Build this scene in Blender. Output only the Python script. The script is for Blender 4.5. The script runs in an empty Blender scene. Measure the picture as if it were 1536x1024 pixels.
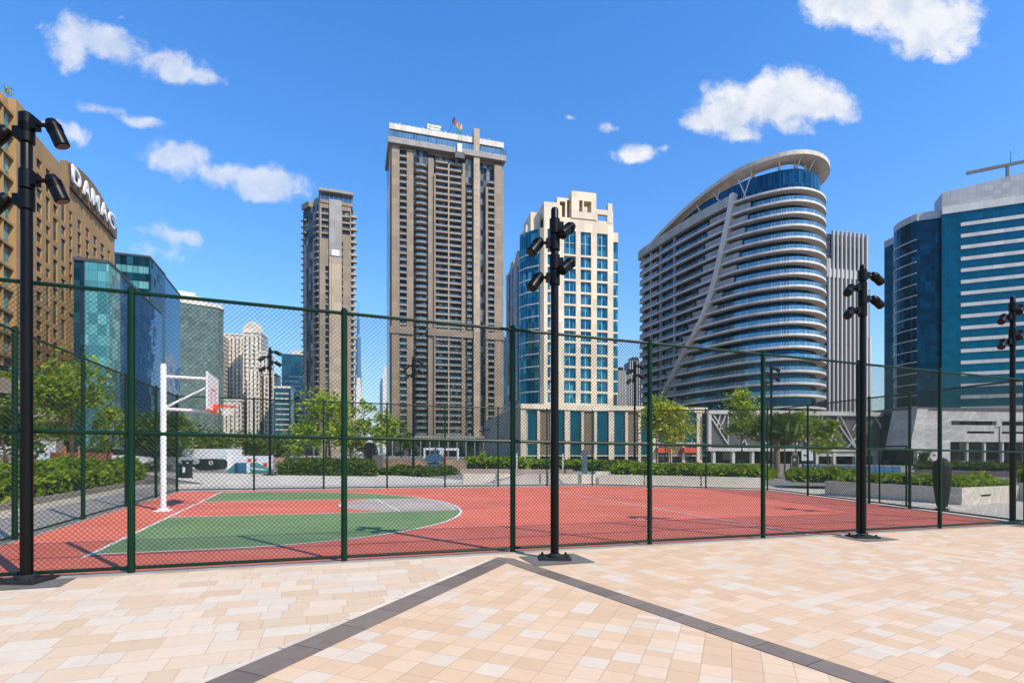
import bpy, math, random
import numpy as np
from mathutils import Vector, Matrix
random.seed(7); rng = np.random.default_rng(11)
scene = bpy.context.scene
COL = scene.collection
R = math.radians
# ---------------------------------------------------------------- survey of the place
CAMZ, F, HY, SL = 1.75, 800.0, 681.0, 0.0123     # eye height, focal (px), level line, drainage cross-fall
def gz(x): return -SL * max(-400, min(400, x))
def kx(px): return (px - 768.0) / F
def G(px, py):
    dy = py - HY - SL * (px - 768)
    Y = CAMZ * F / dy
    return (kx(px) * Y, Y)
def GX(px, Y): return (kx(px) * Y, Y)
def Z(py, Y): return CAMZ + (HY - py) / F * Y
D1 = Vector((-0.3437, 0.9391)); D2 = Vector((0.9391, 0.3437))
# ---------------------------------------------------------------- materials
M = {}
def newmat(name):
    m = bpy.data.materials.new(name); m.use_nodes = True
    nt = m.node_tree; nt.nodes.clear()
    out = nt.nodes.new('ShaderNodeOutputMaterial')
    p = nt.nodes.new('ShaderNodeBsdfPrincipled')
    nt.links.new(p.outputs[0], out.inputs[0])
    return m, nt, p, out
class NT:
    """small helper to write node maths"""
    def __init__(s, nt): s.nt = nt
    def n(s, t, **k):
        nd = s.nt.nodes.new(t)
        for a, b in k.items(): setattr(nd, a, b)
        return nd
    def put(s, sock, v):
        if isinstance(v, bpy.types.NodeSocket): s.nt.links.new(v, sock)
        elif v is not None: sock.default_value = v
    def m(s, op, a, b=None, c=None, clamp=False):
        nd = s.n('ShaderNodeMath', operation=op); nd.use_clamp = clamp
        s.put(nd.inputs[0], a)
        if b is not None: s.put(nd.inputs[1], b)
        if c is not None: s.put(nd.inputs[2], c)
        return nd.outputs[0]
    def v(s, op, a, b=None):
        nd = s.n('ShaderNodeVectorMath', operation=op)
        s.put(nd.inputs[0], a)
        if b is not None: s.put(nd.inputs[1], b)
        return nd.outputs['Value'] if op in ('DOT_PRODUCT', 'LENGTH') else nd.outputs[0]
    def xyz(s, a, b, c=0.0):
        nd = s.n('ShaderNodeCombineXYZ')
        for i, q in enumerate((a, b, c)): s.put(nd.inputs[i], q)
        return nd.outputs[0]
    def sep(s, a):
        nd = s.n('ShaderNodeSeparateXYZ'); s.put(nd.inputs[0], a); return nd.outputs
    def wn(s, vec):
        nd = s.n('ShaderNodeTexWhiteNoise', noise_dimensions='3D'); s.put(nd.inputs[0], vec); return nd.outputs
    def noise(s, vec, scale, detail=4, rough=.55):
        nd = s.n('ShaderNodeTexNoise'); s.put(nd.inputs['Vector'], vec)
        nd.inputs['Scale'].default_value = scale; nd.inputs['Detail'].default_value = detail
        nd.inputs['Roughness'].default_value = rough
        return nd.outputs[0]
    def mix(s, f, a, b):
        nd = s.n('ShaderNodeMix', data_type='RGBA')
        s.put(nd.inputs[0], f)
        for q, i in ((a, 6), (b, 7)):
            if isinstance(q, (tuple, list)): q = (*q[:3], 1)
            s.put(nd.inputs[i], q)
        return nd.outputs[2]
    def fmix(s, f, a, b):
        nd = s.n('ShaderNodeMix', data_type='FLOAT')
        s.put(nd.inputs[0], f); s.put(nd.inputs[2], a); s.put(nd.inputs[3], b)
        return nd.outputs[0]
    def ramp(s, f, stops, interp='LINEAR'):
        nd = s.n('ShaderNodeValToRGB'); nd.color_ramp.interpolation = interp
        e = nd.color_ramp.elements
        while len(e) < len(stops): e.new(.5)
        for q, (p, c) in zip(e, stops): q.position = p; q.color = (*c[:3], 1)
        s.put(nd.inputs[0], f); return nd.outputs[0]
    def bump(s, h, strength, dist):
        nd = s.n('ShaderNodeBump'); s.put(nd.inputs['Height'], h)
        nd.inputs['Strength'].default_value = strength; nd.inputs['Distance'].default_value = dist
        return nd.outputs[0]
def plain(name, col, rough=.6, metal=0., var=.12, scale=1.5, bump=0., spec=.5):
    """a colour broken up by two sizes of noise (weathering)"""
    m, nt, p, _ = newmat(name); t = NT(nt)
    co = t.n('ShaderNodeTexCoord').outputs['Object']
    n1 = t.noise(co, scale, 6); n2 = t.noise(co, scale * .13, 3)
    f = t.m('ADD', t.m('MULTIPLY', n1, .6), t.m('MULTIPLY', n2, .4))
    lo = tuple(c * (1 - 2 * var) for c in col); hi = tuple(min(1, c * (1 + 2 * var)) for c in col)
    c = t.ramp(f, [(.3, lo), (.7, hi)])
    nt.links.new(c, p.inputs['Base Color'])
    p.inputs['Roughness'].default_value = rough; p.inputs['Metallic'].default_value = metal
    p.inputs['Specular IOR Level'].default_value = spec
    if bump:
        nt.links.new(t.bump(t.noise(co, scale * 14, 4), bump, .01), p.inputs['Normal'])
    M[name] = m; return m
def wallcoords(t):
    g = t.n('ShaderNodeNewGeometry')
    N, P = g.outputs['True Normal'], g.outputs['Position']
    tan = t.v('NORMALIZE', t.v('CROSS_PRODUCT', N, (0, 0, 1)))
    u = t.v('DOT_PRODUCT', P, tan); z = t.sep(P)[2]
    return N, P, u, z
def glass(name, col, pw, ph, mcol, mw=.06, mh=.05, var=.5, metal=.6, rough=.06, wob=.02, z0=0., dark=None, light=None, lightp=.1, ior=1.5):
    """a glazed curtain wall: panes of slightly different tone and tilt, between slim mullions"""
    m, nt, p, _ = newmat(name); t = NT(nt)
    N, P, u, z = wallcoords(t)
    uu = t.m('DIVIDE', u, pw); zz = t.m('DIVIDE', t.m('SUBTRACT', z, z0), ph)
    cu, cv = t.m('FLOOR', uu), t.m('FLOOR', zz)
    fu, fv = t.m('FRACT', uu), t.m('FRACT', zz)
    w = t.wn(t.xyz(cu, cv, 3.7))
    w2 = t.wn(t.xyz(cu, cv, 9.1))
    dk = dark or tuple(c * (1 - var) for c in col); lt = light or tuple(min(1, c * (1 + var)) for c in col)
    c = t.ramp(w[0], [(0, dk), (.45, col), (1 - lightp, tuple(.5*(a+b) for a, b in zip(col, lt))), (1, lt)])
    mul = t.m('MAXIMUM', t.m('LESS_THAN', fu, mw), t.m('LESS_THAN', fv, mh))
    nt.links.new(t.mix(mul, c, mcol), p.inputs['Base Color'])
    nt.links.new(t.fmix(mul, metal, 0.0), p.inputs['Metallic'])
    nt.links.new(t.fmix(mul, rough, .5), p.inputs['Roughness'])
    p.inputs['IOR'].default_value = ior; p.inputs['Specular IOR Level'].default_value = .12
    tilt = t.v('SCALE', t.v('SUBTRACT', w2[1], (.5, .5, .5))); tilt.node.inputs['Scale'].default_value = wob
    big = t.n('ShaderNodeTexNoise'); t.put(big.inputs['Vector'], P); big.inputs['Scale'].default_value = .35
    t2 = t.v('SCALE', t.v('SUBTRACT', big.outputs[1], (.5, .5, .5))); t2.node.inputs['Scale'].default_value = wob
    nt.links.new(t.v('NORMALIZE', t.v('ADD', t.v('ADD', N, tilt), t2)), p.inputs['Normal'])
    M[name] = m; return m
def panel(name, col, pw, ph, joint=.5, jw=.03, var=.08, rough=.65, z0=0., spec=.4, streak=.15):
    """stone, render or metal cladding in panels with fine joints and run-off streaks"""
    m, nt, p, _ = newmat(name); t = NT(nt)
    N, P, u, z = wallcoords(t)
    uu = t.m('DIVIDE', u, pw); zz = t.m('DIVIDE', t.m('SUBTRACT', z, z0), ph)
    w = t.wn(t.xyz(t.m('FLOOR', uu), t.m('FLOOR', zz), 1.3))[0]
    j = t.m('MAXIMUM', t.m('LESS_THAN', t.m('FRACT', uu), jw / pw), t.m('LESS_THAN', t.m('FRACT', zz), jw / ph))
    s = t.noise(t.xyz(t.m('MULTIPLY', u, 1.4), t.m('MULTIPLY', z, .09)), 1., 4)
    n = t.noise(P, .8, 5)
    f = t.m('ADD', t.m('ADD', t.m('MULTIPLY', w, .4), t.m('MULTIPLY', n, .3)), t.m('MULTIPLY', s, .3))
    lo = tuple(c * (1 - var - streak) for c in col); hi = tuple(min(1, c * (1 + var + streak)) for c in col)
    c = t.ramp(f, [(.2, lo), (.8, hi)])
    nt.links.new(t.mix(j, c, tuple(q * joint for q in col)), p.inputs['Base Color'])
    p.inputs['Roughness'].default_value = rough; p.inputs['Specular IOR Level'].default_value = spec
    M[name] = m; return m
def leafmat(name, stops, trans=.42):
    m, nt, p, out = newmat(name); t = NT(nt)
    g = t.n('ShaderNodeNewGeometry').outputs['Random Per Island']
    P = t.n('ShaderNodeTexCoord').outputs['Object']
    f = t.m('ADD', t.m('MULTIPLY', g, .6), t.m('MULTIPLY', t.noise(P, .9, 2), .4))
    c = t.ramp(f, stops)
    nt.links.new(c, p.inputs['Base Color']); p.inputs['Roughness'].default_value = .5
    p.inputs['Specular IOR Level'].default_value = .3
    tr = t.n('ShaderNodeBsdfTranslucent'); nt.links.new(c, tr.inputs[0])
    mx = t.n('ShaderNodeMixShader'); mx.inputs[0].default_value = trans
    nt.links.new(p.outputs[0], mx.inputs[1]); nt.links.new(tr.outputs[0], mx.inputs[2])
    nt.links.new(mx.outputs[0], out.inputs[0])
    M[name] = m; return m
def tilemat(name, rot, h, w, cols, white, whitep, jitter=1.0, seed=0., split=.68):
    """stone pavers in rows: random offset per row, some half-length, a share of pale ones"""
    m, nt, p, _ = newmat(name); t = NT(nt)
    mp = t.n('ShaderNodeMapping'); mp.inputs['Rotation'].default_value = (0, 0, rot)
    t.put(mp.inputs[0], t.n('ShaderNodeTexCoord').outputs['Object'])
    co = mp.outputs[0]
    wob = t.n('ShaderNodeTexNoise'); t.put(wob.inputs['Vector'], co); wob.inputs['Scale'].default_value = 1.7
    ws = t.v('SCALE', t.v('SUBTRACT', wob.outputs[1], (.5, .5, .5))); ws.node.inputs['Scale'].default_value = .02
    co = t.v('ADD', co, ws)
    x, y, _z = t.sep(co)
    yy = t.m('DIVIDE', y, h); row = t.m('FLOOR', yy); fy = t.m('FRACT', yy)
    ro = t.wn(t.xyz(row, 5.1 + seed, 0))[0]
    xx = t.m('ADD', t.m('DIVIDE', x, w), t.m('MULTIPLY', ro, jitter))
    c0 = t.m('FLOOR', xx); fx = t.m('FRACT', xx)
    sp = t.m('GREATER_THAN', t.wn(t.xyz(row, c0, 7.7 + seed))[0], split)
    half = t.m('MULTIPLY', sp, t.m('GREATER_THAN', fx, .5))
    fx2 = t.fmix(sp, fx, t.m('FRACT', t.m('MULTIPLY', fx, 2.)))
    ww = t.fmix(sp, w, w * .5)
    r = t.wn(t.xyz(row, c0, t.m('ADD', half, 1.9 + seed)))
    rs = t.sep(r[1])
    base = t.ramp(rs[0], [(0, cols[0]), (.5, cols[1]), (1, cols[2])])
    pale = t.ramp(rs[1], [(0, white), (1, tuple(c * .9 for c in white))])
    c = t.mix(t.m('LESS_THAN', rs[2], whitep), base, pale)
    n1 = t.noise(co, 9., 6, .65); n2 = t.noise(co, .35, 4)
    c = t.mix(t.m('MULTIPLY', n1, .36), c, tuple(q * .72 for q in cols[0]))
    st = t.m('MULTIPLY', t.m('SUBTRACT', t.noise(co, 2.3, 5, .7), .56, clamp=True), 1.6, clamp=True)
    c = t.mix(t.m('MULTIPLY', st, .8), c, (.40, .29, .18))
    s3 = t.m('MULTIPLY', t.m('SUBTRACT', t.noise(co, .8, 7, .75), .54, clamp=True), 2.2, clamp=True)
    c = t.mix(t.m('MULTIPLY', s3, .6), c, (.38, .28, .18))
    c = t.mix(t.m('MULTIPLY', n2, .22), c, (.62, .53, .45))
    ex = t.m('MULTIPLY', t.m('MINIMUM', fx2, t.m('SUBTRACT', 1., fx2)), ww)
    ey = t.m('MULTIPLY', t.m('MINIMUM', fy, t.m('SUBTRACT', 1., fy)), h)
    e = t.m('MINIMUM', ex, ey)
    j = t.m('SUBTRACT', 1., t.m('DIVIDE', e, t.m('ADD', .0025, t.m('MULTIPLY', t.noise(co, 3.1, 3), .006))), clamp=True)
    c = t.mix(t.m('MULTIPLY', j, .6), c, (.25, .17, .11))
    nt.links.new(c, p.inputs['Base Color'])
    hgt = t.m('ADD', t.m('MULTIPLY', t.m('MINIMUM', t.m('DIVIDE', e, .012), 1.), 1.), t.m('MULTIPLY', n1, .25))
    nt.links.new(t.bump(hgt, .22, .004), p.inputs['Normal'])
    p.inputs['Roughness'].default_value = .62; p.inputs['Specular IOR Level'].default_value = .35
    M[name] = m; return m
# ---------------------------------------------------------------- mesh building
class MB:
    def __init__(s): s.v = []; s.f = []
    def quad(s, a, b, c, d):
        i = len(s.v); s.v += [tuple(a), tuple(b), tuple(c), tuple(d)]; s.f.append((i, i+1, i+2, i+3))
    def poly(s, pts):
        i = len(s.v); s.v += [tuple(p) for p in pts]; s.f.append(tuple(range(i, i + len(pts))))
    def hexa(s, b, t):
        i = len(s.v); s.v += [tuple(p) for p in b] + [tuple(p) for p in t]; n = len(b)
        s.f.append(tuple(range(i + n - 1, i - 1, -1))); s.f.append(tuple(range(i + n, i + 2 * n)))
        for k in range(n):
            k2 = (k + 1) % n; s.f.append((i + k, i + k2, i + n + k2, i + n + k))
    def box(s, x0, x1, y0, y1, z0, z1):
        s.hexa([(x0, y0, z0), (x1, y0, z0), (x1, y1, z0), (x0, y1, z0)],
               [(x0, y0, z1), (x1, y0, z1), (x1, y1, z1), (x0, y1, z1)])
    def prism(s, pts, z0, z1):
        """plan polygon between two heights (numbers or functions of x,y)"""
        a = sum(pts[i-1][0]*pts[i][1] - pts[i][0]*pts[i-1][1] for i in range(len(pts)))
        if a < 0: pts = pts[::-1]
        zz = lambda q, p: q(p[0], p[1]) if callable(q) else q
        s.hexa([(p[0], p[1], zz(z0, p)) for p in pts], [(p[0], p[1], zz(z1, p)) for p in pts])
    def tube(s, pts, r, n=10, cap=True):
        pts = [Vector(p) for p in pts]; rr = r if isinstance(r, (list, tuple)) else [r] * len(pts)
        base = len(s.v); up = None
        for i, p in enumerate(pts):
            d = (pts[min(i+1, len(pts)-1)] - pts[max(i-1, 0)]).normalized()
            if up is None: up = Vector((0, 0, 1)) if abs(d.z) < .9 else Vector((1, 0, 0))
            a = d.cross(up).normalized(); b = a.cross(d).normalized(); up = b
            for k in range(n):
                q = 2 * math.pi * k / n
                s.v.append(tuple(p + (a * math.cos(q) + b * math.sin(q)) * rr[i]))
        for i in range(len(pts) - 1):
            for k in range(n):
                k2 = (k + 1) % n; o = base + i * n
                s.f.append((o + k, o + k2, o + n + k2, o + n + k))
        if cap:
            s.f.append(tuple(base + k for k in range(n))[::-1])
            s.f.append(tuple(base + (len(pts)-1) * n + k for k in range(n)))
    def lathe(s, c, prof, n=16):
        """profile of (radius, z) about the vertical through c"""
        base = len(s.v)
        for r, z in prof:
            for k in range(n):
                q = 2*math.pi*k/n; s.v.append((c[0] + r*math.cos(q), c[1] + r*math.sin(q), c[2] + z))
        for i in range(len(prof)-1):
            for k in range(n):
                k2 = (k+1) % n; o = base + i*n; s.f.append((o+k, o+k2, o+n+k2, o+n+k))
        s.f.append(tuple(base + k for k in range(n))[::-1]); s.f.append(tuple(base+(len(prof)-1)*n+k for k in range(n)))
    def obb(s, c, ax, ay, az):
        """box with centre c and half-axis vectors"""
        c, ax, ay, az = map(Vector, (c, ax, ay, az))
        if ax.cross(ay).dot(az) < 0: ax = -ax
        s.hexa([c-ax-ay-az, c+ax-ay-az, c+ax+ay-az, c-ax+ay-az], [c-ax-ay+az, c+ax-ay+az, c+ax+ay+az, c-ax+ay+az])
    def beam(s, a, b, w, h):
        a, b = Vector(a), Vector(b); d = b - a
        up = Vector((0, 0, 1)) if abs(d.normalized().z) < .95 else Vector((1, 0, 0))
        sd = d.cross(up).normalized(); u2 = sd.cross(d).normalized()
        s.obb((a + b) / 2, d / 2, sd * w / 2, u2 * h / 2)
    def sphere(s, c, r, nu=14, nv=9):
        rx, ry, rz = r if isinstance(r, (tuple, list)) else (r, r, r)
        base = len(s.v)
        for j in range(nv + 1):
            t = math.pi * j / nv
            for i in range(nu):
                q = 2*math.pi*i/nu
                s.v.append((c[0]+rx*math.sin(t)*math.cos(q), c[1]+ry*math.sin(t)*math.sin(q), c[2]+rz*math.cos(t)))
        for j in range(nv):
            for i in range(nu):
                i2 = (i+1) % nu; s.f.append((base+j*nu+i, base+(j+1)*nu+i, base+(j+1)*nu+i2, base+j*nu+i2))
def build(mb, name, mat, parent=None, smooth=False, bevel=0., loc=None, angle=35):
    """link what a mesh builder collected as ONE object; vertices are given in the parent's axes' place in the world"""
    me = bpy.data.meshes.new(name)
    o = bpy.data.objects.new(name, me); COL.objects.link(o)
    off = Vector((0, 0, 0))
    if parent is not None:
        o.parent = parent
        q = parent
        while q is not None: off += q.location; q = q.parent
    if loc is not None: o.location = Vector(loc) - off; off = Vector(loc)
    vs = [(v[0]-off[0], v[1]-off[1], v[2]-off[2]) for v in mb.v] if off.length else mb.v
    me.from_pydata(vs, [], mb.f); me.update()
    me.materials.append(M[mat] if isinstance(mat, str) else mat)
    if smooth:
        me.polygons.foreach_set('use_smooth', [True] * len(me.polygons))
        me.set_sharp_from_angle(angle=R(angle))
    if bevel:
        b = o.modifiers.new('bevel', 'BEVEL'); b.width = bevel; b.segments = 2; b.limit_method = 'ANGLE'
    return o
def tag(o, label=None, cat=None, group=None, kind=None):
    if label: o['label'] = label
    if cat: o['category'] = cat
    if group: o['group'] = group
    if kind: o['kind'] = kind
    return o
def thing(name, label, cat, loc=(0, 0, 0), group=None):
    o = bpy.data.objects.new(name, None); COL.objects.link(o)
    o.location = loc; o.empty_display_size = .3
    return tag(o, label, cat, group)
def children(o): return [c for c in bpy.data.objects if c.parent == o]
def copy_tree(o, kids, parent=None):
    c = o.copy(); COL.objects.link(c); c.parent = parent
    for k in kids.get(o.name, ()): copy_tree(k, kids, c)
    return c
def kidmap(o):
    d = {}
    def go(q):
        d[q.name] = [c for c in COL.objects if c.parent == q]
        for c in d[q.name]: go(c)
    go(o); return d
def struct(mb, name, mat, **k): return tag(build(mb, name, mat, **k), kind='structure')
def sheet(name, pts, dz, mat, extra=None):
    mb = MB(); a = sum(pts[i-1][0]*pts[i][1] - pts[i][0]*pts[i-1][1] for i in range(len(pts)))
    if a < 0: pts = pts[::-1]
    mb.poly([(p[0], p[1], gz(p[0]) + dz) for p in pts]); return struct(mb, name, mat)
# ---------------------------------------------------------------- facades
class Fac:
    """a vertical wall plane from A to B in plan; u runs along it, w outwards (towards the plaza)"""
    def __init__(s, A, B, flip=False):
        s.A, s.B = Vector(A), Vector(B); s.L = (s.B - s.A).length; s.t = (s.B - s.A) / s.L
        s.n = Vector((s.t.y, -s.t.x))
        if s.n.dot(-s.A) < 0: s.n = -s.n
        if flip: s.n = -s.n
    @staticmethod
    def px(p0, d0, dr, p1):
        A = Vector(GX(p0, d0)); k = kx(p1); dr = Vector(dr)
        t = (k * A.y - A.x) / (dr.x - k * dr.y)
        return Fac(A, A + dr * t)
    def u(s, px):
        k = kx(px); return (k * s.A.y - s.A.x) / (s.t.x - k * s.t.y)
    def D(s, u): return s.A.y + s.t.y * u
    def z(s, px, py): return Z(py, s.D(s.u(px)))
    def P(s, u, w, z):
        q = s.A + s.t * u + s.n * w; return (q.x, q.y, z)
    def box(s, mb, u0, u1, z0, z1, w0, w1):
        if u1 < u0: u0, u1 = u1, u0
        b = [s.P(u0, w0, z0), s.P(u1, w0, z0), s.P(u1, w1, z0), s.P(u0, w1, z0)]
        t = [s.P(u0, w0, z1), s.P(u1, w0, z1), s.P(u1, w1, z1), s.P(u0, w1, z1)]
        if (Vector(b[1]) - Vector(b[0])).cross(Vector(b[3]) - Vector(b[0])).z < 0: b.reverse(); t.reverse()
        mb.hexa(b, t)
    def pbox(s, mb, p0, p1, z0, z1, w0, w1): s.box(mb, s.u(p0), s.u(p1), z0, z1, w0, w1)
def many(items, name, mat, parent, limit=100, **k):
    """items: functions adding one countable part each; the first (largest) hundred as parts, the rest as one"""
    for fn in items[:limit]:
        mb = MB(); fn(mb); build(mb, name, mat, parent, **k)
    if len(items) > limit:
        mb = MB()
        for fn in items[limit:]: fn(mb)
        tag(build(mb, name, mat, parent, **k), kind='stuff')
def column_wall(mb, fac, cols, u0, u1, z0, z1, w0, w1):
    """solid wall with openings: cols = [(ua, ub, [(za, zb), ...])] sorted along u"""
    x = u0
    for ua, ub, ops in cols:
        if ua > x + .01: fac.box(mb, x, ua, z0, z1, w0, w1)
        zz = z0
        for za, zb in sorted(ops):
            if za > zz + .01: fac.box(mb, ua, ub, zz, za, w0, w1)
            zz = zb
        if z1 > zz + .01: fac.box(mb, ua, ub, zz, z1, w0, w1)
        x = ub
    if u1 > x + .01: fac.box(mb, x, u1, z0, z1, w0, w1)
# ================================================================ materials
plain('green_paint', (.002, .024, .011), .4, var=.15, scale=3, spec=.18)
plain('wire_green', (.005, .018, .011), .5, var=.1, spec=.12)
plain('black_paint', (.003, .003, .003), .38, var=.15, scale=3, spec=.18)
plain('black_rough', (.012, .012, .012), .6, var=.2, scale=4)
plain('white_paint', (.8, .79, .78), .4, var=.06, scale=4)
plain('lens_glass', (.012, .011, .010), .2, var=.1)
plain('red_paint', (.72, .075, .03), .4, var=.1)
plain('net_cord', (.75, .73, .72), .8, var=.1)
plain('concrete_light', (.66, .58, .46), .75, var=.08, scale=.8, bump=.2)
plain('concrete_grey', (.66, .57, .44), .8, var=.12, scale=.8, bump=.25)
plain('planter_stone', (.70, .62, .51), .7, var=.07, scale=1.2, bump=.15)
plain('kerb_stone', (.30, .27, .23), .8, var=.15, scale=2, bump=.3)
plain('asphalt', (.06, .06, .062), .85, var=.15, scale=2)
plain('earth', (.16, .12, .08), .9, var=.2, scale=2, bump=.4)
plain('city_ground', (.30, .27, .23), .85, var=.2, scale=.05)
plain('bark', (.13, .085, .05), .85, var=.3, scale=6, bump=.6)
plain('palm_bark', (.30, .21, .13), .9, var=.3, scale=9, bump=.6)
plain('stake_wood', (.50, .22, .06), .7, var=.15, scale=5)
plain('dark_bronze', (.028, .019, .017), .55, var=.2, scale=6)
plain('plastic_black', (.015, .015, .018), .4, var=.1)
plain('grey_stone', (.15, .135, .115), .7, var=.12, scale=3, bump=.2)
leafmat('leaf_tree', [(.1, (0.097, 0.173, 0.021)), (.45, (0.275, 0.376, 0.033)), (.75, (0.516, 0.576, 0.049)), (1, (0.620, 0.620, 0.080))])
leafmat('leaf_yellow', [(.1, (0.123, 0.162, 0.015)), (.45, (0.367, 0.385, 0.023)), (.8, (0.620, 0.586, 0.038)), (1, (0.620, 0.609, 0.059))])
leafmat('leaf_dark', [(.1, (0.042, 0.082, 0.015)), (.5, (0.105, 0.166, 0.020)), (1, (0.257, 0.291, 0.030))])
leafmat('leaf_hedge', [(.1, (0.075, 0.149, 0.012)), (.5, (0.239, 0.355, 0.020)), (.85, (0.478, 0.555, 0.038)), (1, (0.620, 0.620, 0.062))])
# court surface: acrylic over asphalt, fine grain, scuffs and faint old lines
def courtmat(name, col, scuff=.35):
    m, nt, p, _ = newmat(name); t = NT(nt)
    P = t.n('ShaderNodeTexCoord').outputs['Object']
    g = t.noise(P, 120., 3); b = t.noise(P, .45, 5, .6)
    st = t.n('ShaderNodeMapping'); st.inputs['Rotation'].default_value = (0, 0, R(-20)); st.inputs['Scale'].default_value = (.35, 2.2, 1)
    t.put(st.inputs[0], P)
    s = t.m('MULTIPLY', t.m('SUBTRACT', t.noise(st.outputs[0], .8, 6, .68), .51, clamp=True), 2.2, clamp=True)
    f = t.m('ADD', t.m('MULTIPLY', g, .35), t.m('MULTIPLY', b, .65))
    c = t.ramp(f, [(.32, tuple(q * .76 for q in col)), (.68, tuple(min(1, q * 1.16) for q in col))])
    c = t.mix(t.m('MULTIPLY', s, scuff), c, tuple(min(1, .25 + q * .8) for q in col))
    dp = t.m('MULTIPLY', t.m('SUBTRACT', t.noise(P, 1.9, 7, .72), .60, clamp=True), 2.5, clamp=True)
    c = t.mix(t.m('MULTIPLY', dp, .55), c, tuple(q * .45 + .02 for q in col))
    nt.links.new(c, p.inputs['Base Color']); p.inputs['Roughness'].default_value = .75
    p.inputs['Specular IOR Level'].default_value = .25
    nt.links.new(t.bump(g, .3, .003), p.inputs['Normal'])
    M[name] = m
courtmat('court_red', (.68, .165, .100), .6); courtmat('court_green', (.165, .255, .098), .5); courtmat('court_grey', (.45, .38, .31), .35)
courtmat('court_white', (.78, .70, .64), .1)
courtmat('court_faded', (.66, .26, .20), .5)
# ================================================================ ground
EXT = 2500
g = MB()
nx = [-EXT, -400, 400, EXT]
for a, b in zip(nx, nx[1:]):
    g.poly([(a, -300, gz(a)-.06), (b, -300, gz(b)-.06), (b, 4000, gz(b)-.06), (a, 4000, gz(a)-.06)])
struct(g, 'ground', 'city_ground')
# fence line and corners of the court (metres)
P197 = Vector((-5.372, 7.527)); FD = Vector((16.16, 5.92)).normalized(); BAY = 2.868
FL = P197 - FD * BAY; FR = Vector((14.12, P197.y + (14.12 - P197.x) * FD.y / FD.x))
BL = Vector((-14.07, 22.4)); BK = Vector((4.6, 30.6)); BR = Vector((13.55, 28.3))
# plaza paving, three fields divided by dark bands
Va = Vector(G(757, 838)); dl = (Vector(G(343, 1024)) - Va).normalized(); dr_ = (Vector(G(1312, 1024)) - Va).normalized()
fl = lambda x: P197.y + (x - P197.x) * FD.y / FD.x
Lw = Va + dl * 26; Rw = Va + dr_ * 30
W0, W1 = Vector((-45, fl(-45))), Vector((70, fl(70)))
top = Vector((Va.x, fl(Va.x)))
cream = [(.66, .43, .235), (.73, .49, .285), (.78, .56, .36)]
lrot = math.atan2(-dl.y, -dl.x); rrot = math.atan2(dr_.y, dr_.x)
tilemat('tiles_left', -math.atan2(FD.y, FD.x), .29, .42, [(.65, .455, .27), (.72, .53, .345), (.76, .60, .425)], (.75, .63, .475), .27, 1.0, 1.)
tilemat('tiles_mid', -lrot, .24, .24, cream, (.75, .615, .455), .20, .06, 2., .92)
tilemat('tiles_right', -rrot, .245, .245, cream, (.75, .615, .455), .21, .22, 3., .93)
sheet('plaza_paving', [tuple(top), tuple(W0), (-45, -40), tuple(Lw), tuple(Va)], 0, 'tiles_left')
sheet('plaza_paving', [tuple(Va), tuple(Lw), tuple(Rw)], 0, 'tiles_mid')
sheet('plaza_paving', [tuple(top), tuple(Va), tuple(Rw), (70, -40), tuple(W1)], 0, 'tiles_right')
def bandmat(name, rot, l, col):
    m, nt, p, _ = newmat(name); t = NT(nt)
    mp = t.n('ShaderNodeMapping'); mp.inputs['Rotation'].default_value = (0, 0, rot)
    t.put(mp.inputs[0], t.n('ShaderNodeTexCoord').outputs['Object'])
    x = t.m('DIVIDE', t.sep(mp.outputs[0])[0], l)
    r = t.wn(t.xyz(t.m('FLOOR', x), 2.2))[0]; f = t.m('FRACT', x)
    e = t.m('MINIMUM', f, t.m('SUBTRACT', 1., f))
    n = t.noise(mp.outputs[0], 5., 6, .65)
    c = t.ramp(t.m('ADD', t.m('MULTIPLY', r, .45), t.m('MULTIPLY', n, .55)), [(.2, tuple(q*.7 for q in col)), (.8, tuple(q*1.3 for q in col))])
    c = t.mix(t.m('LESS_THAN', e, .012), c, tuple(q*.4 for q in col))
    nt.links.new(c, p.inputs['Base Color']); p.inputs['Roughness'].default_value = .6
    nt.links.new(t.bump(n, .3, .006), p.inputs['Normal']); M[name] = m
bandmat('band_left', -lrot, .62, (.19, .145, .108)); bandmat('band_right', -rrot, .5, (.19, .145, .108)); bandmat('band_pale', -lrot, .9, (.70, .58, .44))
def band(d, w0, w1, L, mat, z, s0=0.):
    n = Vector((-d.y, d.x))
    q = [Va + d*s0 + n*w0, Va + d*L + n*w0, Va + d*L + n*w1, Va + d*s0 + n*w1]
    sheet('paving_band', [tuple(a) for a in q], z, mat)
band(dl, -.165, .165, 22, 'band_left', .004, -.1)
nl = Vector((-dl.y, dl.x)); sgn = 1 if (nl.x < 0) else -1
band(dl, sgn*.167, sgn*.235, 22, 'band_pale', .004, .2)
band(dr_, -.14, .14, 22, 'band_right', .006, .12)
# court
SETC = -(FD.yx) ; n_in = Vector((-FD.y, FD.x))
court = [FL, FR, BR, BK, BL]
sheet('court_surface', [tuple(p + Vector((0, 0))) for p in court], .003, 'court_red')
kb = MB()   # pale kerb strip under the front fence
a, b = FL - n_in*.09, FR - n_in*.09
for p, q, w in ((FL, FR, .1), (FL, BL, .1), (BL, BK, .1), (BK, BR, .1), (BR, FR, .1)):
    d = (q - p).normalized(); n = Vector((-d.y, d.x))
    pts = [p - n*w, q - n*w, q + n*w, p + n*w]
    kb.prism([tuple(x) for x in pts], lambda x, y: gz(x)-.05, lambda x, y: gz(x)+.018)
struct(kb, 'court_kerb', 'kerb_stone')
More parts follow.
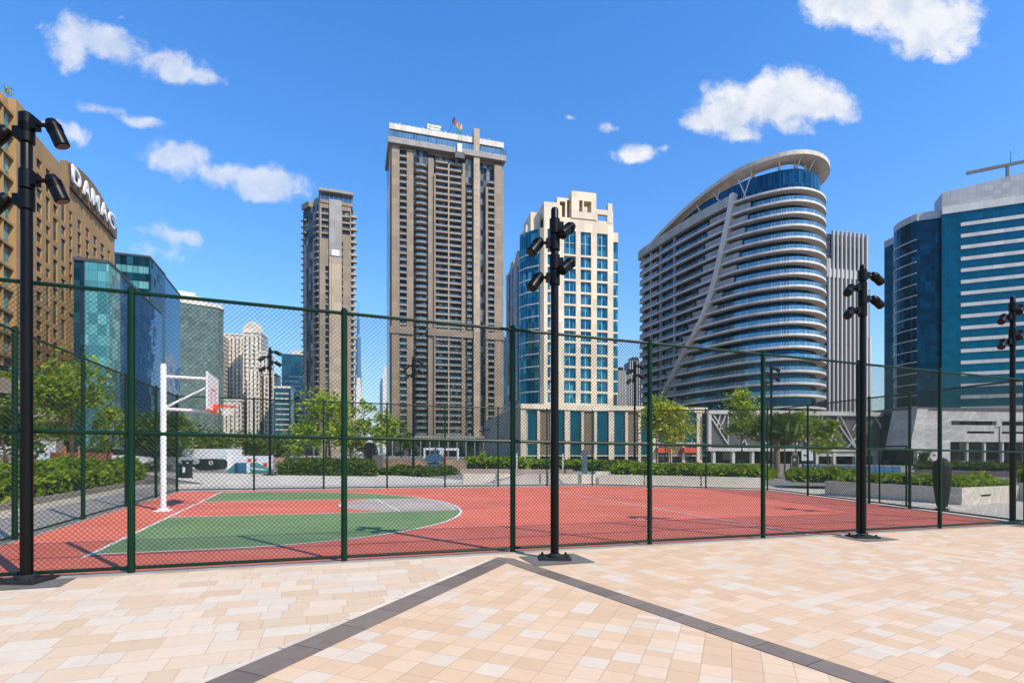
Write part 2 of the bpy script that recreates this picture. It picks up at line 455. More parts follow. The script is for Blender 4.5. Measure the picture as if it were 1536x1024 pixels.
# markings, set out from the baseline corner: a into the court, b along the baseline
PB = Vector(G(135, 832)); ea = Vector((.9391, .3437)); eb = Vector((-.3600, .9330))
def cp(a, b): return PB + ea * a + eb * b
def mark(pts, dz, mat, name='court_marking'): sheet(name, [tuple(p) for p in pts], dz, mat)
def stripe(pts, w, dz, mat='court_white', name='court_line'):
    mb = MB(); pts = [Vector(p) for p in pts]; L, Rr = [], []
    for i, p in enumerate(pts):
        d = (pts[min(i+1, len(pts)-1)] - pts[max(i-1, 0)]).normalized(); n = Vector((-d.y, d.x)) * w/2
        L.append(p + n); Rr.append(p - n)
    for i in range(len(pts)-1):
        mb.poly([(q.x, q.y, gz(q.x)+dz) for q in (Rr[i], Rr[i+1], L[i+1], L[i])])
    struct(mb, name, mat)
BW = 14.4; A0, SA = 1.8, 6.2; BC = BW/2
arc = [(A0 + SA*math.cos(t), BC + BC*math.sin(t)) for t in [(-90 + 180*i/48)*math.pi/180 for i in range(49)]]
outline = [(0, 0)] + arc + [(0, BW)]
LN0, LN1 = 5.35, 9.95
inside = lambda b: A0 + SA*math.sqrt(max(0, 1 - ((b-BC)/BC)**2))
mark([cp(*q) for q in [(0, 0)] + [q for q in arc if q[1] < LN0] + [(inside(LN0), LN0), (0, LN0)]], .008, 'court_green')
mark([cp(*q) for q in [(0, LN1), (inside(LN1), LN1)] + [q for q in arc if q[1] > LN1] + [(0, BW)]], .008, 'court_green')
cir = [(4.35 + 1.2*((b-(LN0+LN1)/2)/2.3)**2, b) for b in np.linspace(LN0, LN1, 15)]
mark([cp(*q) for q in cir + [(inside(b), b) for b in np.linspace(LN1, LN0, 15)]], .008, 'court_grey')
mark([cp(*q) for q in [(0, LN0), (4.9, LN0)] + [q for q in cir if True][0:1]] and [cp(*q) for q in [(0, LN0)] + cir + [(0, LN1)]], .007, 'court_red')
stripe([cp(*q) for q in [(0, 0)] + arc + [(0, BW)]], .07, .012)
stripe([cp(0, -.3), cp(0, BW+.2)], .07, .013)
stripe([cp(0, LN0), cp(5.6, LN0)], .06, .012); stripe([cp(0, LN1), cp(5.6, LN1)], .06, .012)
stripe([cp(*q) for q in cir[4:11]], .06, .014); stripe([cp(5.95, LN0+.05), cp(5.75, LN1-.05)], .06, .014)
stripe([cp(*q) for q in [(inside(b)-.22, b) for b in np.linspace(LN0, LN1, 15)]], .05, .0125)
stripe([cp(14.0, -1.6), cp(14.4, 13)], .06, .012, 'court_white')
stripe([cp(14.2 + 1.9*math.cos(t), 6.9 + 1.9*math.sin(t)) for t in np.linspace(0, 6.283, 40)], .05, .010, 'court_faded')
stripe([cp(20.5 - 5.2*math.sin(t), 6.9 + 6.4*math.cos(t)) for t in np.linspace(0.25, 2.9, 40)], .05, .010, 'court_faded')
stripe([cp(19, 3), cp(19, 11.3)], .05, .010, 'court_faded'); stripe([cp(17, 2.2), cp(22, 2.6)], .05, .010, 'court_faded')
# stone surrounds under the lamp posts
POLES = [Vector(G(40, 872)), Vector(G(832, 838)), Vector(G(1294, 806)), Vector(G(1519, 786))]
for P in POLES:
    q = [P + FD*a + n_in*b for a, b in ((-.52, -.46), (.52, -.46), (.52, .34), (-.52, .34))]
    sheet('pole_surround', [tuple(x) for x in q], .009, 'grey_stone')
# paths round the court
nL = Vector((-D1.y, D1.x))
pathL = [FL + D1*-12 , FL, BL, BL + D1*6, BL + D1*6 + nL*2.9, FL + D1*-12 + nL*2.9]
sheet('concrete_path', [tuple(p) for p in pathL], -.012, 'concrete_grey')
sheet('concrete_path', [tuple(BL), tuple(BK), tuple(BR), (30, 27), (30, 33.6), (-1, 33.5), (-9, 41.5), (-32, 41.5), (-24, 36), tuple(BL + D1*6)], -.008, 'concrete_light')
sheet('concrete_path', [tuple(BR), tuple(FR), tuple(W1), (70, 45), (30, 33), (16, 30)], -.004, 'concrete_light')
# ================================================================ fences
def rail(parent, A, B, za, zb, r, name, n=8):
    mb = MB(); mb.tube([(A.x, A.y, za), (B.x, B.y, zb)], r, n); return build(mb, name, 'green_paint', parent, smooth=True)
def wires(parent, A, B, z0a, z0b, z1a, z1b, pitch=.068, r=.0031):
    """woven diamond mesh of one bay, every wire a real strand"""
    L = (B - A).length; d = (B - A) / L; nn = Vector((-d.y, d.x)); mb = MB(); V, Fc = [], []
    H = (z1a - z0a + z1b - z0b) / 2
    def pt(u, v):
        f = u / L; z0 = z0a + (z0b - z0a)*f; z1 = z1a + (z1b - z1a)*f
        q = A + d*u; return Vector((q.x, q.y, z0 + (z1 - z0)*v/H))
    n = int((L + H) / pitch) + 1
    for sgn in (1, -1):
        for k in range(n):
            c = -H + k*pitch + .01
            ua, ub = max(0, c), min(L, c + H)
            if ub - ua < .05: continue
            va, vb = (ua - c), (ub - c)
            if sgn < 0: va, vb = H - va, H - vb
            off = .003 * sgn
            a, b = pt(ua, va), pt(ub, vb)
            e = (b - a).normalized(); s2 = Vector((nn.x, nn.y, 0)); s1 = e.cross(s2)
            o = s2 * off; i = len(V)
            for p in (a, b):
                for q in (0, 2.094, 4.189): V.append(tuple(p + o + (s1*math.cos(q) + s2*math.sin(q))*r))
            Fc += [(i, i+1, i+4, i+3), (i+1, i+2, i+5, i+4), (i+2, i, i+3, i+5)]
    mb.v, mb.f = V, Fc
    return build(mb, 'mesh_panel', 'wire_green', parent)
def fence(label, A, B, stops, h0, h1, mid=True, thick=.048, first=True, last=True, gate=None):
    d = (B - A).normalized(); L = (B - A).length
    t = thing('court_fence', label, 'fence', (A.x, A.y, gz(A.x)), 'green mesh fence runs round the court')
    hh = lambda s: h0 + (h1 - h0) * s / L
    for i, s in enumerate(stops):
        if (i == 0 and not first) or (i == len(stops)-1 and not last): continue
        q = A + d*s; mb = MB(); b = gz(q.x)
        mb.lathe((q.x, q.y, b), [(thick, -.05), (thick, hh(s)+.02), (thick*.6, hh(s)+.045), (.001, hh(s)+.05)], 14)
        for zc in ([.1, 1.98, hh(s)-.03] if mid else [.1, hh(s)-.03]): mb.lathe((q.x, q.y, b), [(thick+.006, zc-.03), (thick+.006, zc+.03)], 14)
        build(mb, 'post', 'green_paint', t, smooth=True)
    for a, b in zip(stops, stops[1:]):
        p, q = A + d*a, A + d*b; za, zb = gz(p.x), gz(q.x)
        rail(t, p, q, za + hh(a) - .035, zb + hh(b) - .035, .028, 'top_rail')
        if mid: rail(t, p, q, za + 1.98, zb + 1.98, .028, 'middle_rail')
        rail(t, p, q, za + .085, zb + .085, .026, 'bottom_rail')
        wires(t, p + d*.04, q - d*.04, za + .075, zb + .075, za + hh(a) - .04, zb + hh(b) - .04)
    return t
Lf = (FR - FL).length
fence('nearest run of green chain link fence, along the edge of the plaza paving', FL, FR, [k*BAY for k in range(8)] + [Lf], 4.0, 4.0)
Ll = (BL - FL).length
fence('left green chain link fence run beside the grey path and leafy hedge', FL, BL, [0, .55, 3.8, 7.05, 10.35, 13.7, Ll], 4.0, 4.05, mid=False, first=False)
Lb = (BK - BL).length
fence('far green chain link fence run behind the basketball hoop', BL, BK, [0] + [Lb*i/7 for i in range(1, 8)], 4.05, 4.3, mid=False, thick=.04, first=False)
Lr = (BR - BK).length
fence('far green chain link fence run in front of the long low white wall', BK, BR, [0, Lr/3, 2*Lr/3, Lr], 4.3, 4.35, mid=False, thick=.04, first=False)
Lg = (BR - FR).length
tR = fence('right green chain link fence run with a gate, beside the stone planter', BR, FR, [0, 3.6, 7.6, 9.6, Lg], 4.3, 4.0, mid=False, first=False, last=False)
# gate leaf in the right-hand run
dg = (FR - BR).normalized(); ga, gb = BR + dg*8.15, BR + dg*9.45
mb = MB(); za, zb = gz(ga.x)+.06, gz(gb.x)+.06
for p, z in ((ga, za), (gb, zb)): mb.tube([(p.x, p.y, z), (p.x, p.y, z+2.15)], .03, 8)
mb.tube([(ga.x, ga.y, za+.03), (gb.x, gb.y, zb+.03)], .03, 8); mb.tube([(ga.x, ga.y, za+2.15), (gb.x, gb.y, zb+2.15)], .03, 8)
gt = build(mb, 'gate', 'green_paint', tR, smooth=True)
mb = MB(); q = gb - dg*.08; mb.obb((q.x-.03, q.y, zb+1.0), (.02, 0, 0), (0, .05, 0), (0, 0, .08)); build(mb, 'latch', 'black_paint', gt)
# ================================================================ lamp posts
def lamp_head(mb_arm, mb_head, mb_lens, z, side, yaw, pr=.08, L=.33, pitch=48, reach=.2):
    """bracket straight out from the pole, then a canister head tilted downwards"""
    a = Vector((math.cos(side), math.sin(side), 0))
    e = a * (pr + reach) + Vector((0, 0, z))
    mb_arm.tube([a*pr + Vector((0, 0, z)), e], .028, 8)
    mb_arm.obb(a*(pr+.03) + Vector((0, 0, z)), a*.045, Vector((-a.y, a.x, 0))*.05, (0, 0, .07))
    dd = Vector((math.cos(yaw), math.sin(yaw), 0)) * math.cos(R(pitch)) + Vector((0, 0, -math.sin(R(pitch))))
    s = e - dd*.07
    mb_head.tube([s, s + dd*.05, s + dd*.07, s + dd*L, s + dd*(L+.01)], [.06, .078, .086, .09, .082], 14)
    for k in range(4): mb_head.tube([s + dd*(.075 + .022*k), s + dd*(.083 + .022*k)], .094, 14)
    mb_lens.tube([s + dd*(L+.008), s + dd*(L+.016)], .072, 14)
def lamp_post(loc, label, heads, H=6.05, scale=1., r=.070, cat='lamp post'):
    t = thing('lamp_post', label, cat, (loc[0], loc[1], gz(loc[0])), 'black floodlight posts round the court')
    def B(mb, name, mat, par=t, sm=True):
        mb.v = [(v[0]*scale + loc[0], v[1]*scale + loc[1], v[2]*scale + gz(loc[0])) for v in mb.v]
        return build(mb, name, mat, par, smooth=sm)
    mb = MB(); mb.lathe((0, 0, 0), [(r, .02), (r, 1.95), (r+.004, 1.95), (r+.004, 1.965), (r*.97, 1.965), (r*.93, H-1.55), (r*.9, H), (r*.7, H+.03), (.001, H+.035)], 20)
    B(mb, 'pole', 'black_paint')
    mb = MB(); mb.box(-.26, .26, -.21, .21, .01, .045); mb.lathe((0, 0, 0), [(r+.05, .045), (r+.05, .075), (r+.01, .1)], 20)
    for sx in (-1, 1):
        for sy in (-1, 1): mb.lathe((sx*.2, sy*.15, 0), [(.022, .04), (.022, .085), (.01, .09)], 8)
    B(mb, 'base_plate', 'black_rough', sm=False)
    for zc in sorted({round(z, 2) for z, *_ in heads}):
        mb = MB(); mb.lathe((0, 0, 0), [(r*.9, zc-.13), (r+.018, zc-.12), (r+.018, zc+.12), (r*.9, zc+.13)], 20); B(mb, 'collar', 'black_paint')
    for z, side, yaw, pitch in heads:
        a, h, l = MB(), MB(), MB(); lamp_head(a, h, l, z, side, yaw, r, .33, pitch, .25 if pitch > 60 else .2)
        ho = B(h, 'floodlight', 'black_paint'); B(a, 'bracket', 'black_paint', ho); B(l, 'lens', 'lens_glass', ho, False)
    return t
fa = math.atan2(FD.y, FD.x)
Rt, Lt = 0.0 + .1, math.pi + .1
lamp_post(POLES[0], 'tallest looking black floodlight post, at the left end of the nearest fence',
          [(6.0, Rt, fa+.1, 68), (5.88, Lt, Lt+.2, 50), (5.27, Rt, fa+.1, 68), (5.0, Lt, Lt+.2, 50)], 6.12)
lamp_post(POLES[1], 'black floodlight post beside the point where the two dark paving bands meet',
          [(5.58, Rt, -2.5, 40), (5.30, Lt, -2.5, 50), (4.98, Rt, -2.5, 40), (4.72, Lt, -2.5, 52)], 5.86)
lamp_post(POLES[2], 'black floodlight post on the right, in front of the ribbed grey tower',
          [(5.8, Rt, fa, 28), (5.52, Lt, -2.5, 36), (5.28, Rt, fa, 28), (5.02, Lt, -2.5, 36)], 6.0)
lamp_post(POLES[3], 'black floodlight post at the right end of the nearest fence',
          [(5.95, Rt, -2.6, 38), (5.68, Lt, -2.6, 42), (5.25, Rt, -2.6, 38), (5.0, Lt, -2.6, 42)], 6.2)
SMALL = [(5.8, Rt, fa, 28), (5.3, Rt, fa, 28), (5.55, Lt, -2.5, 40), (5.05, Lt, -2.5, 40)]
for px, py, sc, lb in ((405, 712.5, 1.55, 'distant black floodlight post left of the brown tower, beyond the hoop'),
                       (620, 712.5, 1.55, 'distant black floodlight post in front of the tall apartment tower'),
                       (952, 714.5, 1.6, 'distant black floodlight post in the gap left of the curved building'),
                       (1157, 716, 1.63, 'distant black floodlight post in front of the curved building and right hedge')):
    lamp_post(G(px, py), lb, SMALL, 6.0, sc, .06)
# ================================================================ basketball hoop
hp = Vector(G(245, 766)); zb0 = gz(hp.x)
t = thing('basketball_hoop', 'white basketball post with cantilevered backboard and red rim at the left of the court', 'basketball hoop', (hp.x, hp.y, zb0))
ax = Vector((D2.x, D2.y, 0)); ay = Vector((D1.x, D1.y, 0)); o = Vector((hp.x, hp.y, zb0))
mb = MB(); mb.lathe(tuple(o), [(.076, .02), (.076, 4.2), (.062, 4.22), (.001, 4.23)], 18); build(mb, 'post', 'white_paint', t, smooth=True)
mb = MB(); mb.obb(o + Vector((0, 0, .015)), ax*.2, ay*.2, (0, 0, .012))
for k in range(4): mb.beam(o + (ax if k < 2 else ay)*(.15 if k % 2 else -.15) + Vector((0, 0, .03)), o + (ax if k < 2 else ay)*(.07 if k % 2 else -.07) + Vector((0, 0, .09)), .012, .04)
build(mb, 'base_plate', 'white_paint', t)
for nm, z0, z1, s0 in (('upper_arm', 3.86, 3.84, .0), ('lower_arm', 2.93, 2.88, .0), ('brace', 2.96, 3.66, .03)):
    mb = MB(); mb.tube([o + ax*s0 + Vector((0, 0, z0)), o + ax*1.22 + Vector((0, 0, z1))], .045 if nm != 'brace' else .032, 10); build(mb, nm, 'white_paint', t, smooth=True)
c = o + ax*1.25 + Vector((0, 0, 3.42))
mb = MB(); mb.obb(c, ax*.02, ay*.9, (0, 0, .525)); bd = build(mb, 'backboard', 'white_paint', t, bevel=.004)
mb = MB()
for s in (-1, 1): mb.obb(c + ay*s*.29 + ax*.022 - Vector((0, 0, .12)), ax*.003, ay*.025, (0, 0, .22))
mb.obb(c + ax*.022 + Vector((0, 0, .10)), ax*.003, ay*.31, (0, 0, .025)); build(mb, 'target_square', 'red_paint', bd)
mb = MB(); mb.obb(c - Vector((0, 0, .54)), ax*.035, ay*.9, (0, 0, .022)); build(mb, 'bottom_padding', 'red_paint', bd)
rc = c + ax*.40 - Vector((0, 0, .37))
mb = MB(); N = 28; mb.tube([rc + (ax*math.cos(q) + ay*math.sin(q))*.225 for q in np.linspace(0, 2*math.pi, N)], .020, 8, False)
mb.obb(c + ax*.1 - Vector((0, 0, .37)), ax*.08, ay*.06, (0, 0, .05)); mb.obb(c + ax*.06 - Vector((0, 0, .45)), ax*.04, ay*.07, (0, 0, .1))
for s in (-1, 1): mb.beam(c + ax*.04 + ay*s*.1 - Vector((0, 0, .5)), rc + ay*s*.12 + ax*-.15, .014, .02)
build(mb, 'rim', 'red_paint', t)
mb = MB(); lv = [(.222, 0), (.19, -.08), (.165, -.16), (.15, -.23), (.155, -.27)]
for k in range(12):
    for sg in (1, -1):
        mb.tube([rc + (ax*math.cos(2*math.pi*(k+sg*j*.5)/12) + ay*math.sin(2*math.pi*(k+sg*j*.5)/12))*r_ + Vector((0, 0, z_)) for j, (r_, z_) in enumerate(lv)], .008, 4, False)
build(mb, 'net', 'net_cord', t)
# ================================================================ foliage
def leaf_mesh(name, pts, size, mat, parent=None, tiltup=.0, aspect=2.0, loc=None):
    """pts (n,3): leaf clusters as small bent quads with random turn"""
    n = len(pts); d = rng.normal(size=(n, 3)); d /= np.linalg.norm(d, axis=1)[:, None]
    d[:, 2] = d[:, 2]*.6 + tiltup; d /= np.linalg.norm(d, axis=1)[:, None]
    r = rng.normal(size=(n, 3)); s = np.cross(d, r); s /= np.linalg.norm(s, axis=1)[:, None]
    sz = size * rng.uniform(.6, 1.35, n)[:, None]
    b = pts; L = d*sz*aspect*.5; W = s*sz*.5
    V = np.stack([b - L, b + W - L*.1, b + L, b - W - L*.1], 1).reshape(-1, 3)
    off = np.zeros(3)
    q = parent
    while q is not None: off += np.array(q.location); q = q.parent
    if loc is not None: off = np.array(loc)
    V = V - off
    me = bpy.data.meshes.new(name)
    me.vertices.add(4*n); me.vertices.foreach_set('co', V.astype(np.float32).ravel())
    me.loops.add(4*n); me.loops.foreach_set('vertex_index', np.arange(4*n, dtype=np.int32))
    me.polygons.add(n); me.polygons.foreach_set('loop_start', np.arange(0, 4*n, 4, dtype=np.int32))
    me.update(calc_edges=True); me.materials.append(M[mat])
    o = bpy.data.objects.new(name, me); COL.objects.link(o)
    if parent is not None: o.parent = parent
    if loc is not None: o.location = loc
    return o
def tree(loc, label, W, H, zc, mat='leaf_tree', n=2600, leaf=.13, stems=1, group='young street trees', name='tree', stake=False, seed=0, dens=1.0, zbase=None):
    rs = random.Random(seed); x, y = loc; z0 = gz(x) if zbase is None else zbase
    t = thing(name, label, 'tree', (x, y, z0), group)
    tips = []; tb = MB()
    for s in range(stems):
        bx = x + (s - (stems-1)/2)*.35; top = Vector((x + rs.uniform(-.2, .2), y + rs.uniform(-.2, .2), z0 + zc + (H-zc)*.86))
        p0 = Vector((bx, y, z0 - .05)); p1 = Vector((bx + rs.uniform(-.1, .1), y + rs.uniform(-.1, .1), z0 + zc*.75)); p2 = p1.lerp(top, .5) + Vector((rs.uniform(-.25, .25), 0, 0))
        r0 = .028*W/stems**.5 if W < 3 else .09/stems**.5*max(1, W/4)
        tb.tube([p0, p1, p2, top], [r0, r0*.8, r0*.55, r0*.2], 8)
        for k in range(9):
            f = rs.uniform(.15, .95); b = (p1.lerp(p2, f*2) if f < .5 else p2.lerp(top, f*2-1))
            a = rs.uniform(0, 6.28); l = W*.5*rs.uniform(.5, 1.0)*(1 - .62*f)
            e = b + Vector((math.cos(a)*l, math.sin(a)*l, l*rs.uniform(.15, .9)))
            m_ = b.lerp(e, .5) + Vector((0, 0, -.08*l)); tb.tube([b, m_, e], [r0*.32, r0*.22, r0*.07], 5)
            tips += [e, b.lerp(e, .72)]
            for q in range(2):
                a2 = a + rs.uniform(-1, 1); l2 = l*.45; e2 = m_ + Vector((math.cos(a2)*l2, math.sin(a2)*l2, l2*rs.uniform(0, .8))); tb.tube([m_, e2], [r0*.16, r0*.05], 4); tips.append(e2)
        tips.append(top)
    build(tb, 'trunk', 'bark', t, smooth=True)
    pts = []; n = int(n*.62); W = W*.9; per = max(1, int(n / len(tips)))
    for e in tips:
        c = W*.12*rs.uniform(.55, 1.5)
        q = rng.normal(size=(int(per*rs.uniform(.5, 1.5)) + 1, 3)) * np.array([c, c, c*.7]) + np.array(e)
        pts.append(q)
    pts = np.concatenate(pts); pts = pts[pts[:, 2] > z0 + zc*.6]
    leaf_mesh('crown', pts, leaf, mat, t, .05)
    if stake:
        mb = MB()
        for s in (-.35, .35): mb.tube([(x+s, y, z0), (x+s, y, z0+1.9)], .045, 7)
        mb.tube([(x-.35, y, z0+1.5), (x+.35, y, z0+1.5)], .02, 6); build(mb, 'support_stake', 'stake_wood', t)
    return t
def hedge(poly, label, z0, h, n, mat='leaf_hedge', leaf=.11, group=None, name='hedge', bumps=.25, top=None):
    """clipped planting bed: leaves spread over the outside and through the body of a low uneven mound"""
    P = [Vector(p) for p in poly]; c = sum(P, Vector((0, 0)))/len(P)
    tri = [(P[0], P[i], P[i+1]) for i in range(1, len(P)-1)]
    ar = [abs((b-a).cross(c2-a)) for a, b, c2 in tri]; tot = sum(ar)
    pts = []
    ph = rng.uniform(0, 6, 6)
    for (a, b, c2), A in zip(tri, ar):
        k = int(n*A/tot); r1 = np.sqrt(rng.uniform(0, 1, k)); r2 = rng.uniform(0, 1, k)
        xy = (1-r1)[:, None]*np.array(a) + (r1*(1-r2))[:, None]*np.array(b) + (r1*r2)[:, None]*np.array(c2); pts.append(xy)
    xy = np.concatenate(pts)
    ed = np.full(len(xy), 9.)
    for i in range(len(P)):
        a, b = np.array(P[i]), np.array(P[(i+1) % len(P)]); d = b-a; L = np.linalg.norm(d); ed = np.minimum(ed, np.abs(d[0]*(xy[:, 1]-a[1]) - d[1]*(xy[:, 0]-a[0]))/L)
    hh = h*np.minimum(1, .62 + ed*.9) * (1 + bumps*(np.sin(xy[:, 0]*1.7+ph[0])*np.sin(xy[:, 1]*1.4+ph[1])*.5 + np.sin(xy[:, 0]*4.1+ph[2])*np.sin(xy[:, 1]*3.7+ph[3])*.35 + .15*np.sin(xy[:, 0]*9+ph[4])))
    f = 1 - rng.uniform(0, 1, len(xy))**1.6 * np.where(ed < .45, 1.0, .45)
    z = np.array([gz(q) for q in xy[:, 0]]) + z0 + hh*f
    p3 = np.column_stack([xy + rng.normal(size=xy.shape)*.06, z])
    t = thing(name, label, 'hedge' if name == 'hedge' else 'planting', (c.x, c.y, gz(c.x) + z0), group)
    leaf_mesh('foliage', p3, leaf, mat, t, .35)
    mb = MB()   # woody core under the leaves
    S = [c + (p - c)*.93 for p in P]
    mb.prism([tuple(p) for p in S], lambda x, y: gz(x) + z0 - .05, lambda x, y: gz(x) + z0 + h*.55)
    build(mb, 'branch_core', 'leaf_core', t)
    return t
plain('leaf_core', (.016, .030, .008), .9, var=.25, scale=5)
# left hedge behind its kerb, running beside the path
k0, k1 = Vector(G(48, 757)), Vector(G(186, 731)); kd = (k1 - k0).normalized(); kn = Vector((-kd.y, kd.x))
ks, ke = k0 - kd*14, k1 + kd*5.2
mb = MB(); mb.prism([tuple(ks), tuple(ke), tuple(ke + kn*.28), tuple(ks + kn*.28)], lambda x, y: gz(x)-.1, lambda x, y: gz(x)+.16)
tag(build(mb, 'kerb_wall', 'kerb_stone'), 'low stone edging between the grey path and the left hedge', 'kerb')
hedge([ks + kn*.3, ke + kn*.3, ke + kn*4.0, ks + kn*4.0], 'broad leafy green hedge at the left behind low stone edging', .05, 1.1, 24000, leaf=.14, group='green hedges')
# right-hand stone planter and its hedge
A, B, C_ = Vector((14.9, 25.4)), Vector(G(1443, 757)), Vector(G(1510, 749)); ab = (B-A); C_ = B + Vector((-ab.y, ab.x)).normalized()*-(C_-B).length if Vector((-ab.y, ab.x)).dot(C_-B) < 0 else B + Vector((-ab.y, ab.x)).normalized()*(C_-B).length
Dp = A + (C_ - B)
t = thing('stone_planter', 'square cornered pale stone planter box right of the court gate', 'planter', (B.x, B.y, gz(B.x)))
mb = MB()
def wallrun(mb, p, q, w, z0, z1):
    d = (q-p).normalized(); n = Vector((-d.y, d.x))
    mb.prism([tuple(x) for x in (p, q, q+n*w, p+n*w)], lambda x, y: gz(x)+z0, lambda x, y: gz(x)+z1)
quadp = [A, B, C_, Dp]; cen = (A+B+C_+Dp)/4
for i in range(4):
    p, q = quadp[i], quadp[(i+1) % 4]; d = (q-p).normalized(); n = Vector((-d.y, d.x)); n = n if n.dot(cen-p) > 0 else -n
    a_, b_ = (p + d*.2, q) if i % 2 else (p, q + d*0)
    if i % 2 == 0: a_, b_ = p, q
    else: a_, b_ = p + d*.22, q - d*.22
    pts = [a_, b_, b_+n*.22, a_+n*.22]; mb.prism([tuple(x) for x in pts], lambda x, y: gz(x)-.05, lambda x, y: gz(x)+.66)
build(mb, 'planter_wall', 'planter_stone', t, bevel=.012)
mb = MB(); ins = [cen + (p-cen)*.93 for p in quadp]; mb.prism([tuple(p) for p in ins], lambda x, y: gz(x)-.02, lambda x, y: gz(x)+.56); build(mb, 'soil', 'earth', t)
bcd = (C_-B).normalized(); bn = Vector((bcd.y, -bcd.x)); bn = bn if bn.dot(B-cen) > 0 else -bn; sc_ = B.lerp(C_, .36)
mb = MB(); mb.obb((sc_.x+bn.x*.01, sc_.y+bn.y*.01, gz(sc_.x)+.33), (bcd.x*.42, bcd.y*.42, 0), (bn.x*.014, bn.y*.014, 0), (0, 0, .03)); build(mb, 'drain_slot', 'black_rough', t)
hedge([cen + (p-cen)*.9 for p in quadp], 'bright green clipped hedge growing in the square stone planter', .55, .46, 8000, 'leaf_hedge', .10, 'green hedges', bumps=.15)
# low white wall behind the far fence, with the long hedge on top
W_ = [Vector(p) for p in ((-2.9, 31.6), (5.2, 33.2), (14.6, 31.0))]
t = thing('low_white_wall', 'long low white wall behind the far fence, in lengths with dark gaps', 'wall', (W_[0].x, W_[0].y, gz(W_[0].x)))
for p, q, cuts in ((W_[0], W_[1], [(0, .235), (.26, .56), (.575, .86), (.89, 1)]), (W_[1], W_[2], [(.02, .3), (.31, .64), (.65, 1)])):
    for a_, b_ in cuts:
        mb = MB(); wallrun(mb, p.lerp(q, a_), p.lerp(q, b_), .35, -.05, .56); build(mb, 'wall_length', 'planter_stone', t, bevel=.01)
hedge([(6.2, 33.6), (15.2, 31.5), (17.2, 34.5), (7.0, 36.2)], 'long dark green hedge above the low white wall at centre right', .45, .78, 12000, 'leaf_hedge', .11, 'green hedges', bumps=.2)
hedge([(15.9, 30.5), (19.6, 29.6), (21, 33), (17.4, 34)], 'short green hedge between the low white wall and the square planter', .4, .72, 4500, 'leaf_hedge', .11, 'green hedges', bumps=.25)
hedge([GX(415, 39.4), GX(566, 39.4), GX(560, 43.5), GX(428, 43.5)], 'low dense shrub bed beyond the far fence, below the two stemmed tree', 0, 1.05, 12000, 'leaf_dark', .13, 'green hedges', bumps=.35)
hedge([GX(565, 41.5), GX(640, 40.5), GX(690, 46), GX(590, 47)], 'patchy low shrub bed in front of the tall tower entrance', 0, .55, 5000, 'leaf_dark', .13, 'green hedges', bumps=.5)
# ================================================================ city materials
panel('stone_tower', (.275, .208, .142), 3.2, 3.66, .55, .10, .05)
panel('stone_tower_pale', (.41, .32, .22), 3.2, 3.66, .7, .06, .06)
panel('slab_cream', (.37, .30, .215), 6., 50, .9, .05, .05)
panel('render_grey', (.30, .28, .26), 3.5, 3.5, .7, .05, .06)
panel('render_brown', (.27, .21, .15), 4., 3.6, .7, .05, .06)
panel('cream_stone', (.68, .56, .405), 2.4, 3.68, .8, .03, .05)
panel('cream_shade', (.36, .31, .26), 2.4, 3.6, .75, .04, .06)  # darker copy of the cream stone, shade put into the colour
panel('brown_screen', (.20, .145, .095), .45, 60, .55, .10, .05)
panel('tan_render', (.36, .215, .085), 3.05, 3.05, .82, .04, .06, streak=.1)
panel('fascia_brown', (.20, .125, .065), 5., 9., .8, .05, .08)
panel('band_grey', (.42, .37, .32), 4., 60, .8, .05, .05)
panel('band_white', (.62, .57, .51), 3., 60, .8, .04, .05)
panel('panel_grey', (.33, .315, .31), 2.2, 60, .8, .05, .07)
panel('ring_metal', (.58, .50, .40), 6., 60, .75, .05, .05, rough=.45)
panel('clad_grey', (.44, .42, .41), 2.3, 1.85, .7, .05, .05, rough=.5)
panel('clad_white', (.60, .56, .51), 4.2, 2.9, .75, .04, .05)
panel('lattice_wall', (.115, .105, .10), 1.3, 7.5, .75, .04, .08)
panel('ivory', (.74, .66, .55), 3., 3.4, .8, .05, .06)
panel('rib_grey', (.46, .43, .40), 60, 60, 1., .01, .08)
plain('frame_white', (.62, .58, .54), .5, var=.06)
plain('sign_white', (.85, .85, .85), .5, var=.02)
plain('metal_dark', (.05, .05, .05), .5, var=.2, scale=.5)
plain('roof_grey', (.30, .28, .26), .8, var=.15, scale=.3)
plain('void_dark', (.018, .017, .016), .8, var=.3, scale=.4)
glass('glass_apart', (.030, .048, .062), 1.9, 3.66, (.10, .085, .07), .07, .1, .6, .35, .10, .02, light=(.40, .36, .31), lightp=.16)
glass('glass_rail', (.11, .17, .20), 1.3, 60, (.35, .32, .28), .05, .0, .4, .45, .12, .02)
glass('glass_teal', (.004, .125, .185), 1.15, 3.68, (.14, .28, .32), .04, .0, .25, .55, .06, .02, light=(.12, .34, .38), lightp=.04)
glass('glass_teal_podium', (.004, .085, .145), 1.2, 2.9, (.02, .07, .10), .04, .03, .12, .5, .07, .015)
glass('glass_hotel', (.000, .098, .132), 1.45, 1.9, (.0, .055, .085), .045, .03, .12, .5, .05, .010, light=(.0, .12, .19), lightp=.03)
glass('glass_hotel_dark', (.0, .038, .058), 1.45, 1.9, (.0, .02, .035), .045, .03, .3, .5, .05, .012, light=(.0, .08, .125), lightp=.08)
glass('glass_curve', (.006, .060, .115), 1.6, 3.53, (.01, .04, .07), .05, .04, .25, .6, .06, .012, light=(.03, .17, .26), lightp=.08)
glass('glass_curve_dark', (.022, .040, .050), 2.1, 3.53, (.02, .022, .025), .06, .04, .6, .5, .08, .02, light=(.05, .12, .17), lightp=.12)
glass('glass_curve_rail', (.12, .26, .34), 1.6, 60, (.45, .48, .5), .04, .0, .3, .55, .08, .02)
glass('glass_green', (.15, .20, .18), 1.5, 1.75, (.07, .10, .095), .06, .14, .3, .2, .10, .02)
